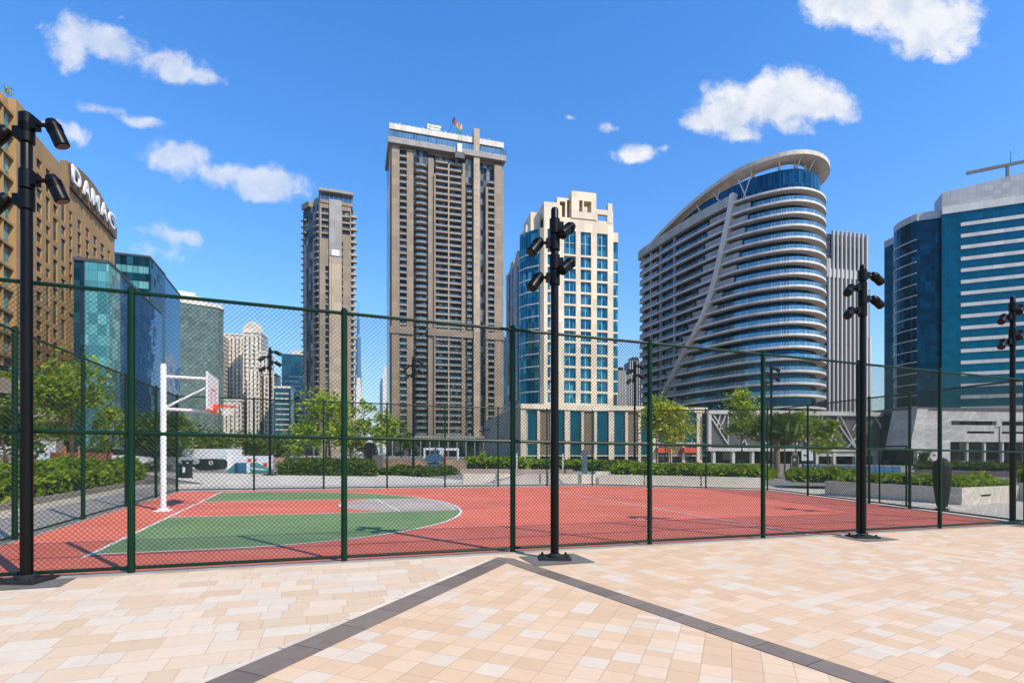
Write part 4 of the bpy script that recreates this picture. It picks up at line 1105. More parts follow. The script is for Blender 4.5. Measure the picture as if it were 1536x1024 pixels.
for px in (1050, 1090, 1128, 1170, 1200, 1222):
    i = idx(px); p = plan[i] - NR[i]*2.4; mb = MB()
    mb.beam((p.x, p.y, att(i)-.6), (p.x - NR[i].x*.5, p.y - NR[i].y*.5, zr_(i)[0]+.2), .5, .5)
    mb.beam((p.x, p.y, att(i)-.6), (p.x + NR[i].x*2.4, p.y + NR[i].y*2.4, zr_(i)[0]+.1), .3, .3); build(mb, 'ring_strut', 'ring_metal', CB)
# ================================================================ ribbed grey tower
f = Fac.px(1241, 330, (4.2, 1), 1311)
T = place('ribbed_tower', 'slender grey tower with closely spaced pale vertical ribs, right of the curved building', 'tower', f)
mb = MB(); f.pbox(mb, 1241, 1300, ZB, Z(352, 333), -22, -1.2); f.pbox(mb, 1300, 1309.5, ZB, Z(430, 335), -20, -2.5); build(mb, 'glazed_wall', 'glass_ribs', T)
ribs = []
for k in range(10):
    p = 1243 + k*6.25
    ribs.append(lambda mb, p=p, k=k: f.pbox(mb, p, p+2.0, ZB, Z(347 if 0 < k < 10 else 392, 333), -1.3, .4))
ribs += [lambda mb: f.pbox(mb, 1301.5, 1303, ZB, Z(418, 335), -2.6, -1), lambda mb: f.pbox(mb, 1307, 1309.5, ZB, Z(503, 335), -2.6, -1), lambda mb: f.pbox(mb, 1303, 1307, ZB, Z(424, 335), -2.6, -2.0)]
many(ribs, 'rib', 'rib_grey', T)
mb = MB(); f.pbox(mb, 1245, 1299, Z(417, 333), Z(404, 333), -1.3, -.3); f.pbox(mb, 1241, 1246, Z(417, 333), Z(390, 333), -1.3, .1); build(mb, 'belt_band', 'rib_grey', T)
mb = MB(); f.pbox(mb, 1255, 1292, Z(402, 333), Z(369, 333), -1.25, -.9); build(mb, 'upper_glazing', 'glass_hotel_dark', T)
# ================================================================ blue glass building at the right
A = Vector(GX(1413, 185)); f = Fac.px(1413, 185, (2.335, -1), 1700)
T = place('office_building', 'dark teal glass office building with white horizontal stripes and a grey sloping top', 'building', f)
zg = Z(322, 185)
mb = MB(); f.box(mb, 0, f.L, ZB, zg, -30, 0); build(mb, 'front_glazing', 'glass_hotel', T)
st = []
for k in range(17):
    z = Z(341.5, 185) - k*3.94
    if z > 10: st.append(lambda mb, z=z: f.box(mb, f.u(1441), f.L, z-.45, z+.75, -.1, .22))
many(st, 'white_stripe', 'band_white', T)
mb = MB(); f.box(mb, 0, f.L, zg, zg+2.6, -30, .35); build(mb, 'cornice', 'clad_white', T)
mb = MB(); u1 = f.L; h0, h1 = Z(289.5, 185), Z(250, f.D(f.u(1536)))
hh = lambda u: h0 + (h1-h0)*min(1.25, u/f.u(1536))
mb.hexa([f.P(0, -8, zg+2.6), f.P(0, .1, zg+2.6), f.P(u1, .1, zg+2.6), f.P(u1, -8, zg+2.6)], [f.P(0, -8, h0), f.P(0, .1, h0), f.P(u1, .1, hh(u1)), f.P(u1, -8, hh(u1))])
build(mb, 'sloping_parapet', 'clad_grey', T)
pA = Vector(GX(1413, 186.2)); pB = Vector(GX(1375, 189)); pC = Vector(GX(1343, 206)); pD = Vector(GX(1325, 212))
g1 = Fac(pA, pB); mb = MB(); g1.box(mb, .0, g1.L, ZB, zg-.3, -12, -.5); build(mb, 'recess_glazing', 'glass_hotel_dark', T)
mb = MB(); g1.box(mb, .0, g1.L, zg-.3, zg+2.4, -12, -.3); build(mb, 'recess_parapet', 'clad_grey', T)
N = 9; cv = [pB.lerp(pC, i/N) + (pC-pB).orthogonal().normalized()*0 for i in range(N+1)]
nn = Vector((-(pC-pB).y, (pC-pB).x)).normalized(); nn = nn if nn.dot(-pB) > 0 else -nn
cv = [pB.lerp(pC, i/N) + nn*3.2*math.sin(math.pi*i/N) for i in range(N+1)]
back = [tuple(pC + Vector((12, 14))), tuple(pB + Vector((8, 14)))]
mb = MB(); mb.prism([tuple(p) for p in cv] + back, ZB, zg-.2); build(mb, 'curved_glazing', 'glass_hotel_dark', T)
mb = MB(); mb.prism([tuple(p) for p in cv] + back, zg-.2, zg+2.2); build(mb, 'curved_parapet', 'clad_grey', T)
ln = []
for k in range(16):
    z = zg - 7 - k*3.94
    def fn(mb, z=z):
        for a, b in zip(cv[:-1], cv[1:]): mb.beam((a.x+nn.x*.12, a.y+nn.y*.12, z), (b.x+nn.x*.12, b.y+nn.y*.12, z), .25, .3)
    if z > 12: ln.append(fn)
many(ln, 'white_line', 'band_white', T)
g3 = Fac(pC, pD); mb = MB(); g3.box(mb, .0, g3.L, ZB, zg-1.2, -14, -.4); build(mb, 'end_glazing', 'glass_hotel_dark', T)
mb = MB(); g3.box(mb, .0, g3.L, zg-1.2, zg+1.4, -14, -.3); build(mb, 'end_parapet', 'clad_grey', T)
# roof crane (cleaning jib) on it
f_ = f; q = f.P(f.u(1517), -3, hh(f.u(1517)))
t = thing('roof_crane', 'grey jib crane standing on the sloping top of the teal glass building', 'crane', q)
mb = MB(); a = Vector(f.P(f.u(1455), -3, Z(251.5, 181))); b = Vector(f.P(f.u(1560), -3, Z(232.5, 175))); mb.beam(a, b, .9, .9); build(mb, 'jib', 'metal_jib', t) if 'metal_jib' in M else (plain('metal_jib', (.16, .15, .15), .5, var=.15), build(mb, 'jib', 'metal_jib', t))
mb = MB(); f.pbox(mb, 1515.5, 1519, hh(f.u(1517))-1, Z(240, 177), -3.6, -2.4); build(mb, 'mast', 'metal_jib', t)
mb = MB(); q = f.P(f.u(1522.5), -3, Z(238, 177)); mb.tube([q, (q[0], q[1], Z(217, 177))], [.14, .05], 6); build(mb, 'antenna', 'metal_dark', t)
# ================================================================ podium with crossing white struts
f = Fac.px(1060.5, 150.5, (5.5, 1), 1342)
T = place('podium_building', 'dark grey podium wall crossed by thin white diagonal struts below the curved building', 'building', f)
ztop = Z(615.5, 151); zbt = Z(671.5, 151)
mb = MB(); f.box(mb, 0, f.L, zbt, ztop-1, -24, 0); build(mb, 'wall', 'lattice_wall', T)
mb = MB(); f.box(mb, 0, f.L, ztop-1, ztop+.2, -24, .9); f.box(mb, 0, f.L, zbt-.9, zbt, -20, .9); f.box(mb, 0, .9, zbt, ztop-1, -1, .8); build(mb, 'cornice', 'band_white', T)
rs = random.Random(12); stn = []
pairs = [(1061, 618, 1090, 665), (1066, 618, 1089, 652), (1080, 620, 1074, 640), (1088, 620, 1078, 645), (1091, 620, 1091, 668), (1137, 620, 1110, 668), (1128, 630, 1150, 668), (1160, 620, 1180, 650), (1183, 620, 1212, 670), (1193, 622, 1213, 669), (1215, 626, 1186, 668), (1233, 622, 1225, 648), (1218, 640, 1190, 669), (1228, 645, 1238, 670), (1257, 622, 1243, 668), (1256, 636, 1281, 671), (1258, 622, 1283, 671), (1288, 625, 1277, 645), (1287, 652, 1268, 672), (1310, 622, 1345-11, 668), (1312, 626, 1340, 668), (1343-5, 622, 1332, 668), (1141, 660, 1118, 622), (1102, 622, 1120, 670)]
for a in pairs:
    def fn(mb, a=a):
        D = 152.5; p, q = f.P(f.u(a[0]), .35, Z(a[1], f.D(f.u(a[0])))), f.P(f.u(a[2]), .35, Z(a[3], f.D(f.u(a[2])))); mb.beam(p, q, .3, .3)
    stn.append(fn)
many(stn, 'strut', 'frame_white', T)
mb = MB(); f.box(mb, 0, f.L, ZB, zbt-.9, -6, -4.5); build(mb, 'shop_glazing', 'glass_shop', T)
pc = []
for p in (1068, 1097, 1126, 1160, 1190, 1222, 1248, 1281, 1311, 1337): pc.append(lambda mb, p=p: f.pbox(mb, p, p+4, ZB, zbt-.9, -.6, .5))
many(pc, 'pillar', 'band_white', T)
mb = MB(); f.pbox(mb, 1222, 1342, Z(684, 155), zbt-.95, -2, .3); build(mb, 'pale_fascia', 'clad_white', T)
mb = MB(); f.pbox(mb, 1142.5, 1149, Z(669, 153), Z(645, 153), 0, .25); build(mb, 'poster_panel', 'frame_white', T)
mb = MB(); f.box(mb, 2, f.L-2, ztop+.2, ztop+.5, -20, -1); rr = build(mb, 'roof', 'roof_grey', T)
pts = np.column_stack([rng.uniform(0, 1, 900), rng.uniform(0, 1, 900), rng.uniform(0, 1, 900)])
P3 = np.array([f.P(f.u(1150) + a*(f.u(1235)-f.u(1150)), -4 + 2.5*b, ztop + .4 + c*1.5) for a, b, c in pts]); hp_ = leaf_mesh('roof_planting', P3, .5, 'leaf_dark', T, .3)
# white podium further right
f = Fac.px(1362, 148, (6.0, 1), 1640)
T = place('podium_building', 'white panelled podium with dark slots and an open ground floor at the far right', 'building', f)
ztop = Z(616, 149); zg0 = Z(662, 149); u0 = f.u(1376)
mb = MB()
column_wall(mb, f, [(f.u(1427), f.u(1495), [(Z(637, 150), Z(630.5, 150))]), (f.u(1503), f.u(1600), [(Z(637, 150), Z(630.5, 150))])], u0, f.L, Z(641, 150), ztop, -1.2, 0)
column_wall(mb, f, [(f.u(1451), f.u(1492), [(Z(649.5, 150), Z(646, 150))]), (f.u(1503), f.u(1600), [(Z(649.5, 150), Z(646, 150))])], u0, f.L, zg0, Z(641, 150)-.02, -1.2, -.08)
f.pbox(mb, 1376, 1426, ZB, zg0, -1.2, -.1)
a = [f.P(f.u(1363), .3, Z(673, 148)), f.P(f.u(1378), .3, Z(673, 148)), f.P(f.u(1391), .3, Z(613, 148)), f.P(f.u(1375), .3, Z(613, 148))]
b = [(p[0]-f.n.x*8, p[1]-f.n.y*8, p[2]) for p in a]; mb.hexa(b, a)
build(mb, 'wall', 'clad_white', T)
mb = MB(); f.box(mb, u0, f.L, ZB, ztop-.3, -20, -3.4); build(mb, 'inner_glazing', 'glass_shop', T)
for p in (1453, 1479, 1506, 1540): mb = MB(); f.pbox(mb, p, p+2.6, ZB, zg0, -1.2, -.5); build(mb, 'pillar', 'clad_white', T)
mb = MB(); f.box(mb, u0, f.L, ztop, ztop+1.2, -18, -1.6); build(mb, 'roof_planter', 'lattice_wall', T)
# ================================================================ tan building with the white letters (left)
A = Vector(GX(104, 125)); dd = Vector((-.385, 1)).normalized()
f1 = Fac.px(104, 125, (.385, -1), -40); f2 = Fac.px(104, 125, (-.385, 1), 178)
T = place('hotel_building', 'tan rendered building with deep square windows and white letters along its roof', 'building', f1)
zt = Z(262, 125); FD_ = 3.05
for ff in (f1, f2): ff.n = Vector((dd.y, -dd.x)); ff.n = ff.n if ff.n.x > 0 else -ff.n
zrow = lambda k: zt - 6.2 - k*FD_
mb = MB(); wins = []
c1 = [(98.5, 92), (86.5, 80), (75, 69), (63, 55), (50, 44.5)]
cols = []
for j, (a, b) in enumerate(c1):
    ops = []; k = 0
    while k < 20:
        z = zrow(k)
        if z < 4: break
        if j in (1, 2, 0) and (k + j) % 3 == 1 and k < 14:
            ops.append((z-FD_, z+2.0)); k += 2
        elif j == 3 and k == 5: ops.append((z, z+1.9)); k += 1
        else: ops.append((z, z+1.9)); k += 1
    cols.append((f1.u(a), f1.u(b), ops)); wins += [(f1, f1.u(a), f1.u(b), o) for o in ops]
column_wall(mb, f1, cols, 0, f1.u(38), ZB, zt, -1.0, 0)
f1.box(mb, f1.u(38), f1.u(22), ZB, zt+2.2, -3, .25)
build(mb, 'wall', 'tan_render', T)
mb = MB(); cols = []
c2 = [(110, 116), (124, 129), (136, 141), (147, 152), (157.5, 163), (168, 171.5)]
for j, (a, b) in enumerate(c2):
    ops = [(zrow(k)-.3, zrow(k)+2.1) for k in range(1, 8)]
    cols.append((f2.u(a), f2.u(b), ops)); wins += [(f2, f2.u(a), f2.u(b), o) for o in ops]
column_wall(mb, f2, cols, 0, f2.L, zrow(8)-1, zt-2.0, -2.0, -1.0)
f2.box(mb, 0.1, f2.L, ZB, zrow(8)-1, -2.0, -1.3)
build(mb, 'recessed_wall', 'tan_render', T)
mb = MB(); f1.box(mb, 0.2, f1.u(22), ZB, zt-.3, -18, -1.1); f2.box(mb, -.1, f2.L-.2, ZB, zt-2.4, -18, -2.1); build(mb, 'core', 'void_dark', T)
def win(mb, ff, a, b, o): ff.box(mb, a, b, o[0], o[1], -.8 if ff is f1 else -1.9, -.32 if ff is f1 else -1.3)
many([lambda mb, w=w: win(mb, *w) for w in wins], 'window', 'glass_damac', T)
# bay with arched windows at the far left
bays = []
mb = MB(); f1.box(mb, f1.u(22)+.02, f1.L, ZB, zt+1.6, -18, -1.0); build(mb, 'bay_core', 'tan_render', T)
for k in range(17):
    z = zt - 3.2 - k*4.2
    if z < 2: break
    for a, b in ((20.5, 8), (6.5, -8), (-10, -24)):
        bays.append(lambda mb, a=a, b=b, z=z: f1.pbox(mb, a, b, z-1.6, z+1.9, -1.0, -.8))
many(bays, 'bay_window', 'glass_block', T)
mb = MB()
for k in range(17):
    z = zt - 3.2 - k*4.2
    if z < 2: break
    f1.box(mb, f1.u(21.5), f1.L, z+1.95, z+2.4, -1.0, -.1)
f1.pbox(mb, 7.6, 6.9, 0, zt+1, -1, -.2); f1.pbox(mb, -8.5, -9.5, 0, zt+1, -1, -.2)
build(mb, 'bay_ledge', 'tan_render', T)
mb = MB(); nseg = 16
for i in range(nseg):
    a, b = f2.L*i/nseg, f2.L*(i+1)/nseg; t_ = (i+.5)/nseg
    f2.box(mb, a, b, zt-2.0, zt + .6 + 5.0*math.sin(math.pi*(.12 + .88*t_))**.8*(1 if t_ < .97 else .9), -1.8, -.4)
build(mb, 'curved_fascia', 'fascia_brown', T)
# letters
q = f2.P(f2.L*.5, .2, zt)
t = thing('roof_sign', 'large white letters standing along the roof edge of the tan building', 'sign', q)
word = 'DAMAC'; ua = f2.u(105.5); ub = f2.u(171.5); step = (ub-ua)/5
for i, ch in enumerate(word):
    cu = bpy.data.curves.new('letter', 'FONT'); cu.body = ch; cu.size = 5.7; cu.extrude = .2; cu.offset = .08; cu.resolution_u = 3
    tmp = bpy.data.objects.new('tmp_letter', cu); COL.objects.link(tmp); bpy.context.view_layer.update()
    me = bpy.data.meshes.new_from_object(tmp.evaluated_get(bpy.context.evaluated_depsgraph_get())); bpy.data.objects.remove(tmp)
    xs = [v.co.x for v in me.vertices]; x0, x1 = min(xs), max(xs); w = step*.80; sx = w/(x1-x0)
    off = Vector(q)
    for v in me.vertices:
        u = ua + step*(i+.08) + (v.co.x-x0)*sx; p = Vector(f2.P(u, .25 + v.co.z, zt - .9 + v.co.y*1.0)); v.co = p - off
    me.materials.clear(); me.materials.append(M['sign_white']); me.name = 'letter'
    o = bpy.data.objects.new('letter', me); COL.objects.link(o); o.parent = t
q = f1.P(f1.u(22), -1, zt+2.2); t = thing('roof_shrub', 'small pale shrub growing on the roof corner above the leftmost lamp heads', 'plant', q)
pts = rng.normal(size=(90, 3))*np.array([.3, .3, .5]) + np.array([q[0], q[1], q[2]+1.3]); leaf_mesh('foliage', pts, .22, 'leaf_tree', t)
mb = MB(); mb.tube([q, (q[0], q[1], q[2]+1.6)], .06, 6); build(mb, 'stem', 'bark', t)
# lower green terraces of the tan building
lf = Fac.px(20, 74, (.45, 1), 96)
T = place('terrace_building', 'low brown building with stacked planted terraces behind the leftmost tree', 'building', lf)
for k, (za, zb3, w) in enumerate(((-2, 4.2, 0), (6.2, 8.6, -1.5), (10.4, 12.6, -3))):
    mb = MB(); lf.box(mb, -14, lf.L, za, zb3, -12, w); build(mb, 'terrace_wall', 'render_brown', T)
    mb = MB(); lf.box(mb, -14, lf.L-.4, zb3, zb3+2, -12, w-2.2); build(mb, 'terrace_glazing', 'glass_shop', T)
    n_ = 1500; P3 = np.array([lf.P(-14 + a*(lf.L+14), w - .3 - .9*b, zb3 + .9*c) for a, b, c in rng.uniform(0, 1, (n_, 3))]); leaf_mesh('terrace_planting', P3, .28, 'leaf_tree', T, .3)
# ================================================================ teal glass block and blue wedge (left)
S = Vector((-.385, 1))
fr = Fac.px(163, 95, (-.385, 1), 243); ff = Fac.px(163, 95, (-2.73, -1), 110)
fr.n = Vector((S.y, -S.x)).normalized()
T = place('glass_building', 'lower teal glass block at the foot of the tan building', 'building', ff)
zt = Z(395, 95)
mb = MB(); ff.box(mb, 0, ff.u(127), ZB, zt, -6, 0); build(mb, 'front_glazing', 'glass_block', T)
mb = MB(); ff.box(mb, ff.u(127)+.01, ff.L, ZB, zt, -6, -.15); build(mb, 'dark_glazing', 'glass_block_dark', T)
mb = MB(); fr.box(mb, .35, fr.L, ZB, zt-.02, -4.6, -.02); build(mb, 'side_glazing', 'glass_wedge', T)
mb = MB(); ff.box(mb, -.1, ff.L+.1, zt, zt+.5, -6, .15); ff.pbox(mb, 127.6, 126.2, ZB, zt, 0, .15); fr.box(mb, .5, fr.L, zt-.02, zt+.45, -4.6, .1); build(mb, 'roof_edge', 'metal_dark', T)
fr = Fac.px(225, 130, (-.385, 1), 270.5); ff = Fac.px(225, 130, (-2.73, -1), 172)
fr.n = Vector((S.y, -S.x)).normalized()
T = place('glass_building', 'taller blue glass office with a mirror blue flank, left of the basketball hoop', 'building', ff)
zt = Z(387, 130)
mb = MB(); ff.box(mb, 0, ff.L, ZB, zt, -14, 0); build(mb, 'front_glazing', 'glass_block_dark', T)
ws = []
for k in range(13):
    z = zt - 3.0 - k*3.6; n = 6
    if z < 1: break
    for j in range(n):
        if rng.uniform() > .22 or k in (0, 1): ws.append(lambda mb, j=j, z=z: ff.box(mb, ff.L*(.04+j*.155), ff.L*(.04+j*.155+.145), z-1.0, z+.7, 0, .05))
many(ws, 'window', 'glass_block', T)
mb = MB(); fr.box(mb, .6, fr.L, ZB, zt-.02, -6, -.02); build(mb, 'mirror_flank', 'glass_wedge', T)
mb = MB(); ff.box(mb, -.1, ff.L, zt, zt+.5, -14, .12); fr.box(mb, .8, fr.L, zt-.02, zt+.4, -6, .1); build(mb, 'roof_edge', 'metal_dark', T)
# ================================================================ greenish tower behind
f = Fac.px(262, 235, (1.35, 1), 318)
T = place('glass_tower', 'pale green glass tower with a cream stepped top, behind the blue glass office', 'tower', f)
zt = Z(457, 240)
e = f.B; cv = [e + f.t*q*5.5 + f.n*(-5.5*(1-math.cos(math.asin(min(1, q))))) for q in np.linspace(0, 1, 8)]
pl = [f.A, f.B] + cv[1:] + [cv[-1] - f.n*14, f.A - f.n*18]
mb = MB(); mb.prism([tuple(p) for p in pl], ZB, zt); build(mb, 'glazing', 'glass_green', T)
c = sum(pl, Vector((0, 0)))/len(pl)
mb = MB(); mb.prism([tuple(p + (p-c).normalized()*.4) for p in pl], zt, zt+1.6); build(mb, 'cornice', 'ivory', T)
mb = MB(); f.pbox(mb, 262, 293, zt+1.6, Z(436, 237), -14, -1.0); f.pbox(mb, 293, 305, zt+1.6, zt+4, -14, -1.0); build(mb, 'crown_block', 'ivory', T)
# ================================================================ ivory ornate towers
def ivory(label, p0, p1, yt, D, dr=(6, 1), dome=False, arches=True, ncol=5, deep=20, crown=0):
    f = Fac.px(p0, D, dr, p1); zt = Z(yt, D)
    T = place('ornate_tower', label, 'tower', f, 'ivory towers with arched tops')
    mb = MB(); f.box(mb, 0, f.L, ZB, zt, -deep, -.8); build(mb, 'glazed_wall', 'glass_ivory', T)
    mb = MB(); w = f.L/ncol
    for k in range(ncol+1):
        u = k*w; f.box(mb, max(0, u-.9), min(f.L, u+.9), ZB, zt+.6, -.8, .6 if k % 2 == 0 else .1)
    for z in np.arange(10, zt-12, 17.): f.box(mb, 0, f.L, z, z+.9, -.8, .3)
    build(mb, 'pier', 'ivory', T)
    mb = MB()
    for k in range(ncol):
        for q in range(6):
            x0, x1 = k*w+.9 + (w-1.8)*q/6, k*w+.9 + (w-1.8)*(q+1)/6
            h = math.sin(math.pi*(q+.5)/6)**.6*3.2
            f.box(mb, x0, x1, zt-4.6+h, zt+.5, -.8, .15)
    f.box(mb, -.4, f.L+.4, zt+.6, zt+1.8, -deep, .9); build(mb, 'arched_cornice', 'ivory', T)
    if dome:
        mb = MB(); c = f.P(f.L/2, -6, zt+1.8)
        for q in range(10):
            x0, x1 = f.L*q/10, f.L*(q+1)/10; h = math.sin(math.pi*(.5+(q+.5))/11)**.5*crown
            f.box(mb, x0, x1, zt+1.8, zt+1.8+h, -8, .2)
        build(mb, 'curved_crown', 'ivory', T)
    bl = []
    for k in range(ncol):
        if k % 2 == 0:
            for z in np.arange(14, zt-8, 3.4): bl.append(lambda mb, k=k, z=z: f.box(mb, k*w+w*.5-1.0, k*w+w*.5+1.0, z, z+1.0, -.8, .7))
    many(bl, 'balcony', 'ivory', T, 60)
    return T
ivory('low ivory tower with tall arches, right beside the blue glass flank', 270.5, 292, 528, 380, ncol=3)
ivory('narrow ivory tower at the left shoulder of the ornate cluster', 313, 334, 505, 430, ncol=3, dome=True, crown=3)
ivory('broad ivory tower with dark glass bays at the middle of the ornate cluster', 333, 367, 503, 446, ncol=6)
ivory('highest ivory tower of the cluster, with a curved cream crown', 364.5, 391, 500, 425, ncol=4, dome=True, crown=8)
ivory('ivory tower stepping down on the right of the ornate cluster', 388, 400, 530, 412, ncol=2)
ivory('lowest ivory block at the right end of the ornate cluster', 396, 411, 562, 405, ncol=2)
ivory('shallow ivory wing projecting in front of the highest ivory tower', 371, 389, 552, 398, ncol=3)
ivory('ivory base block in front of the broad ivory tower', 330, 362, 602, 392, ncol=5)
ivory('small ivory tower in front of the pale green tower, left of the ornate cluster', 303, 321, 540, 400, ncol=2)
# ================================================================ teal offices beside the brown tower
f = Fac.px(422.5, 400, (3.2, 1), 458); T = place('office_tower', 'teal banded office tower just left of the brown tower', 'tower', f)
zt = Z(531, 402); mb = MB(); f.box(mb, 0, f.L, ZB, zt, -16, 0); build(mb, 'glazing', 'glass_office', T)
bd_ = [lambda mb, z=z: f.box(mb, .4*f.L*(int(z*7) % 3)/3, f.L*(.75+.08*(int(z) % 4)), z, z+.7, -.1, .15) for z in np.arange(6, zt-14, 3.6)]; many(bd_, 'white_band', 'band_white', T)
mb = MB(); f.box(mb, f.L*.4, f.L, zt, zt+3, -14, -.5); build(mb, 'roof_block', 'ivory', T)
f = Fac.px(410.5, 370, (5, 1), 436); T = place('office_tower', 'short teal office block with white bands in front of the teal office tower', 'building', f)
zt = Z(582, 371); mb = MB(); f.box(mb, 0, f.L, ZB, zt, -16, 0); build(mb, 'glazing', 'glass_office', T)
bd_ = [lambda mb, z=z: f.box(mb, 1.2, f.L*.9, z, z+.8, -.1, .2) for z in np.arange(4, zt-2, 3.6)]; many(bd_, 'white_band', 'band_white', T)
mb = MB(); f.box(mb, -.2, f.L+.2, zt, zt+1.4, -16, .4); build(mb, 'roof_edge', 'ivory', T)
# ================================================================ far towers
f = Fac.px(532.5, 1500, (5, 1), 541.5); T = place('far_spire', 'pale distant needle tower seen right of the brown tower', 'tower', f)
mb = MB(); c = f.P(f.L/2, -8, 0); mb.lathe(c, [(9, ZB), (9, Z(560, 1500)), (7.5, Z(555, 1500)), (7, Z(505, 1500)), (4.5, Z(500, 1500)), (4, Z(478, 1500)), (1.2, Z(470, 1500)), (.6, Z(452, 1500))], 16); build(mb, 'shaft', 'glass_far', T)
f = Fac.px(534, 900, (5, 1), 541); T = place('far_tower', 'thin pale tower slice right behind the brown tower', 'tower', f)
mb = MB(); f.box(mb, 0, f.L, ZB, Z(578, 900), -14, 0); f.box(mb, 1, f.L-1, Z(578, 900), Z(566, 900), -12, -1); build(mb, 'shaft', 'ivory', T)
f = Fac.px(569.5, 1200, (6, 1), 581); T = place('far_tower', 'hazy blue distant tower just left of the tallest tower', 'tower', f)
mb = MB(); f.box(mb, 0, f.L, ZB, Z(575, 1200), -16, 0); f.box(mb, 2, f.L-1, Z(575, 1200), Z(567, 1200), -14, -1); build(mb, 'shaft', 'glass_far', T)
f = Fac.px(574, 1000, (6, 1), 586); T = place('far_tower', 'pale distant tower top peeping out beside the tallest tower', 'tower', f)
mb = MB(); f.box(mb, 0, f.L, ZB, Z(560, 1000), -16, 0); f.box(mb, 3, f.L, Z(560, 1000), Z(550, 1000), -16, 0); build(mb, 'shaft', 'ivory', T)
f = Fac.px(753.5, 480, (6, 1), 764); T = place('far_tower', 'slim blue grey tower between the tallest tower and the cream tower', 'tower', f)
mb = MB(); f.box(mb, 0, f.L, ZB, Z(505, 480), -16, 0); build(mb, 'shaft', 'glass_office', T)
for p0, p1, yt, D, lb in ((926, 938, 557, 520, 'grey ribbed far tower directly right of the cream tower'), (936, 950, 562, 560, 'pale stepped far tower between the cream tower and the curved building'), (945, 962, 542, 600, 'dark grey far tower touching the left edge of the curved building')):
    f = Fac.px(p0, D, (6, 1), p1); T = place('far_tower', lb, 'tower', f)
    mb = MB(); f.box(mb, 0, f.L, ZB, Z(yt, D), -18, 0); f.box(mb, f.L*.25, f.L*.8, Z(yt, D), Z(yt-7, D), -14, -1); build(mb, 'shaft', 'glass_ribs', T)
    rb = [lambda mb, k=k: f.box(mb, f.L*k/5-.5, f.L*k/5+.5, ZB, Z(yt, D)+1, 0, .8) for k in range(6)]; many(rb, 'rib', 'rib_grey', T)
# ================================================================ trees
def gp(px, Y): return GX(px, Y)
tree(gp(108, 27.5), 'bushy yellow green tree with orange support stakes above the left hedge', 4.2, 7.0, 2.2, n=4300, leaf=.15, stake=True, seed=1)
tree(gp(165, 31), 'smaller feathery tree just right of the staked tree, in front of the dark wall', 2.6, 4.4, 1.6, n=1300, leaf=.15, seed=2)
tree(gp(10, 33), 'dense dark tree at the left picture edge behind the hedge', 4.5, 4.6, 1.2, 'leaf_dark', 2600, .2, seed=31)
tree(gp(222, 44), 'dark round tree standing left of the basketball post', 4.4, 4.6, 1.2, 'leaf_dark', 3000, .2, seed=4)
tree(gp(250, 52), 'dark tree directly behind the basketball post', 5, 4.8, 1.2, 'leaf_dark', 2600, .22, seed=5)
tree(gp(283, 66), 'broad dark tree behind the white block right of the basketball post', 7, 3.9, .9, 'leaf_dark', 2600, .26, seed=6)
tree(gp(318, 74), 'dark tree crown under the ivory towers', 7, 3.6, .8, 'leaf_dark', 2200, .28, seed=7)
tree(gp(370, 84), 'low spreading dark tree before the highest ivory tower', 8, 3.7, .9, 'leaf_dark', 2200, .3, seed=8)
tree(gp(425, 90), 'low tree below the teal office tower', 9, 3.6, .9, 'leaf_dark', 2000, .32, seed=9)
tree(gp(492, 44), 'leafy two stemmed tree in front of the brown tower', 5.4, 6.6, 2.3, n=4400, leaf=.19, stems=2, seed=10)
tree(gp(458, 52), 'thin lower tree left of the two stemmed tree', 3.5, 4.6, 1.4, n=1500, leaf=.2, seed=11)
tree(gp(527, 56), 'dark tree between the two stemmed tree and the tallest tower', 4, 4.6, 1.4, 'leaf_dark', 1500, .22, seed=12)
tree(gp(548, 50), 'slender light tree whose top shows against the sky gap', 3.0, 7.0, 3.0, n=700, leaf=.2, seed=13)
tree(gp(580, 50), 'tall stemmed tree at the left foot of the tallest tower', 3.6, 5.9, 2.6, n=1700, leaf=.2, seed=14)
tree(gp(602, 60), 'darker tree overlapping the left foot of the tallest tower', 2.8, 5.4, 2.0, 'leaf_dark', 900, .22, seed=15)
tree(gp(726, 70), 'thin sapling in front of the sloping grey side wall', .9, 2.6, 1.2, n=260, leaf=.2, seed=16)
tree(gp(1001, 50), 'bright yellow green multi stemmed tree in front of the teal podium panels', 5.4, 6.6, 2.2, 'leaf_yellow', 5000, .2, stems=3, seed=17)
tree(gp(985, 56), 'upper yellow green tree behind the multi stemmed tree, against the curved building', 3.2, 8.3, 4.0, 'leaf_tree', 1400, .2, seed=18)
tree(gp(1113, 52), 'full green tree with pale branches in front of the white struts', 4.2, 8.8, 2.3, n=3500, leaf=.2, seed=19)
tree(gp(1177, 53), 'darker tree right of the full green tree, beside the palm trunk', 3.0, 6.2, 2.2, 'leaf_dark', 1500, .2, seed=20)
tree(gp(1196, 50), 'thin tree behind the dark information board', 2.8, 6.4, 2.4, n=800, leaf=.19, seed=24)
tree(gp(1222, 46), 'slim light tree left of the pair by the planter, in front of the struts', 2.8, 5.8, 2.1, n=1150, leaf=.18, seed=21)
tree(gp(1244, 46), 'slim light tree nearest the right floodlight post', 2.6, 5.2, 2.1, n=1400, leaf=.18, seed=22)
tree(gp(1387, 62), 'small round headed tree before the slanted white podium wall', 2.2, 2.6, 1.2, 'leaf_dark', 900, .17, seed=23)
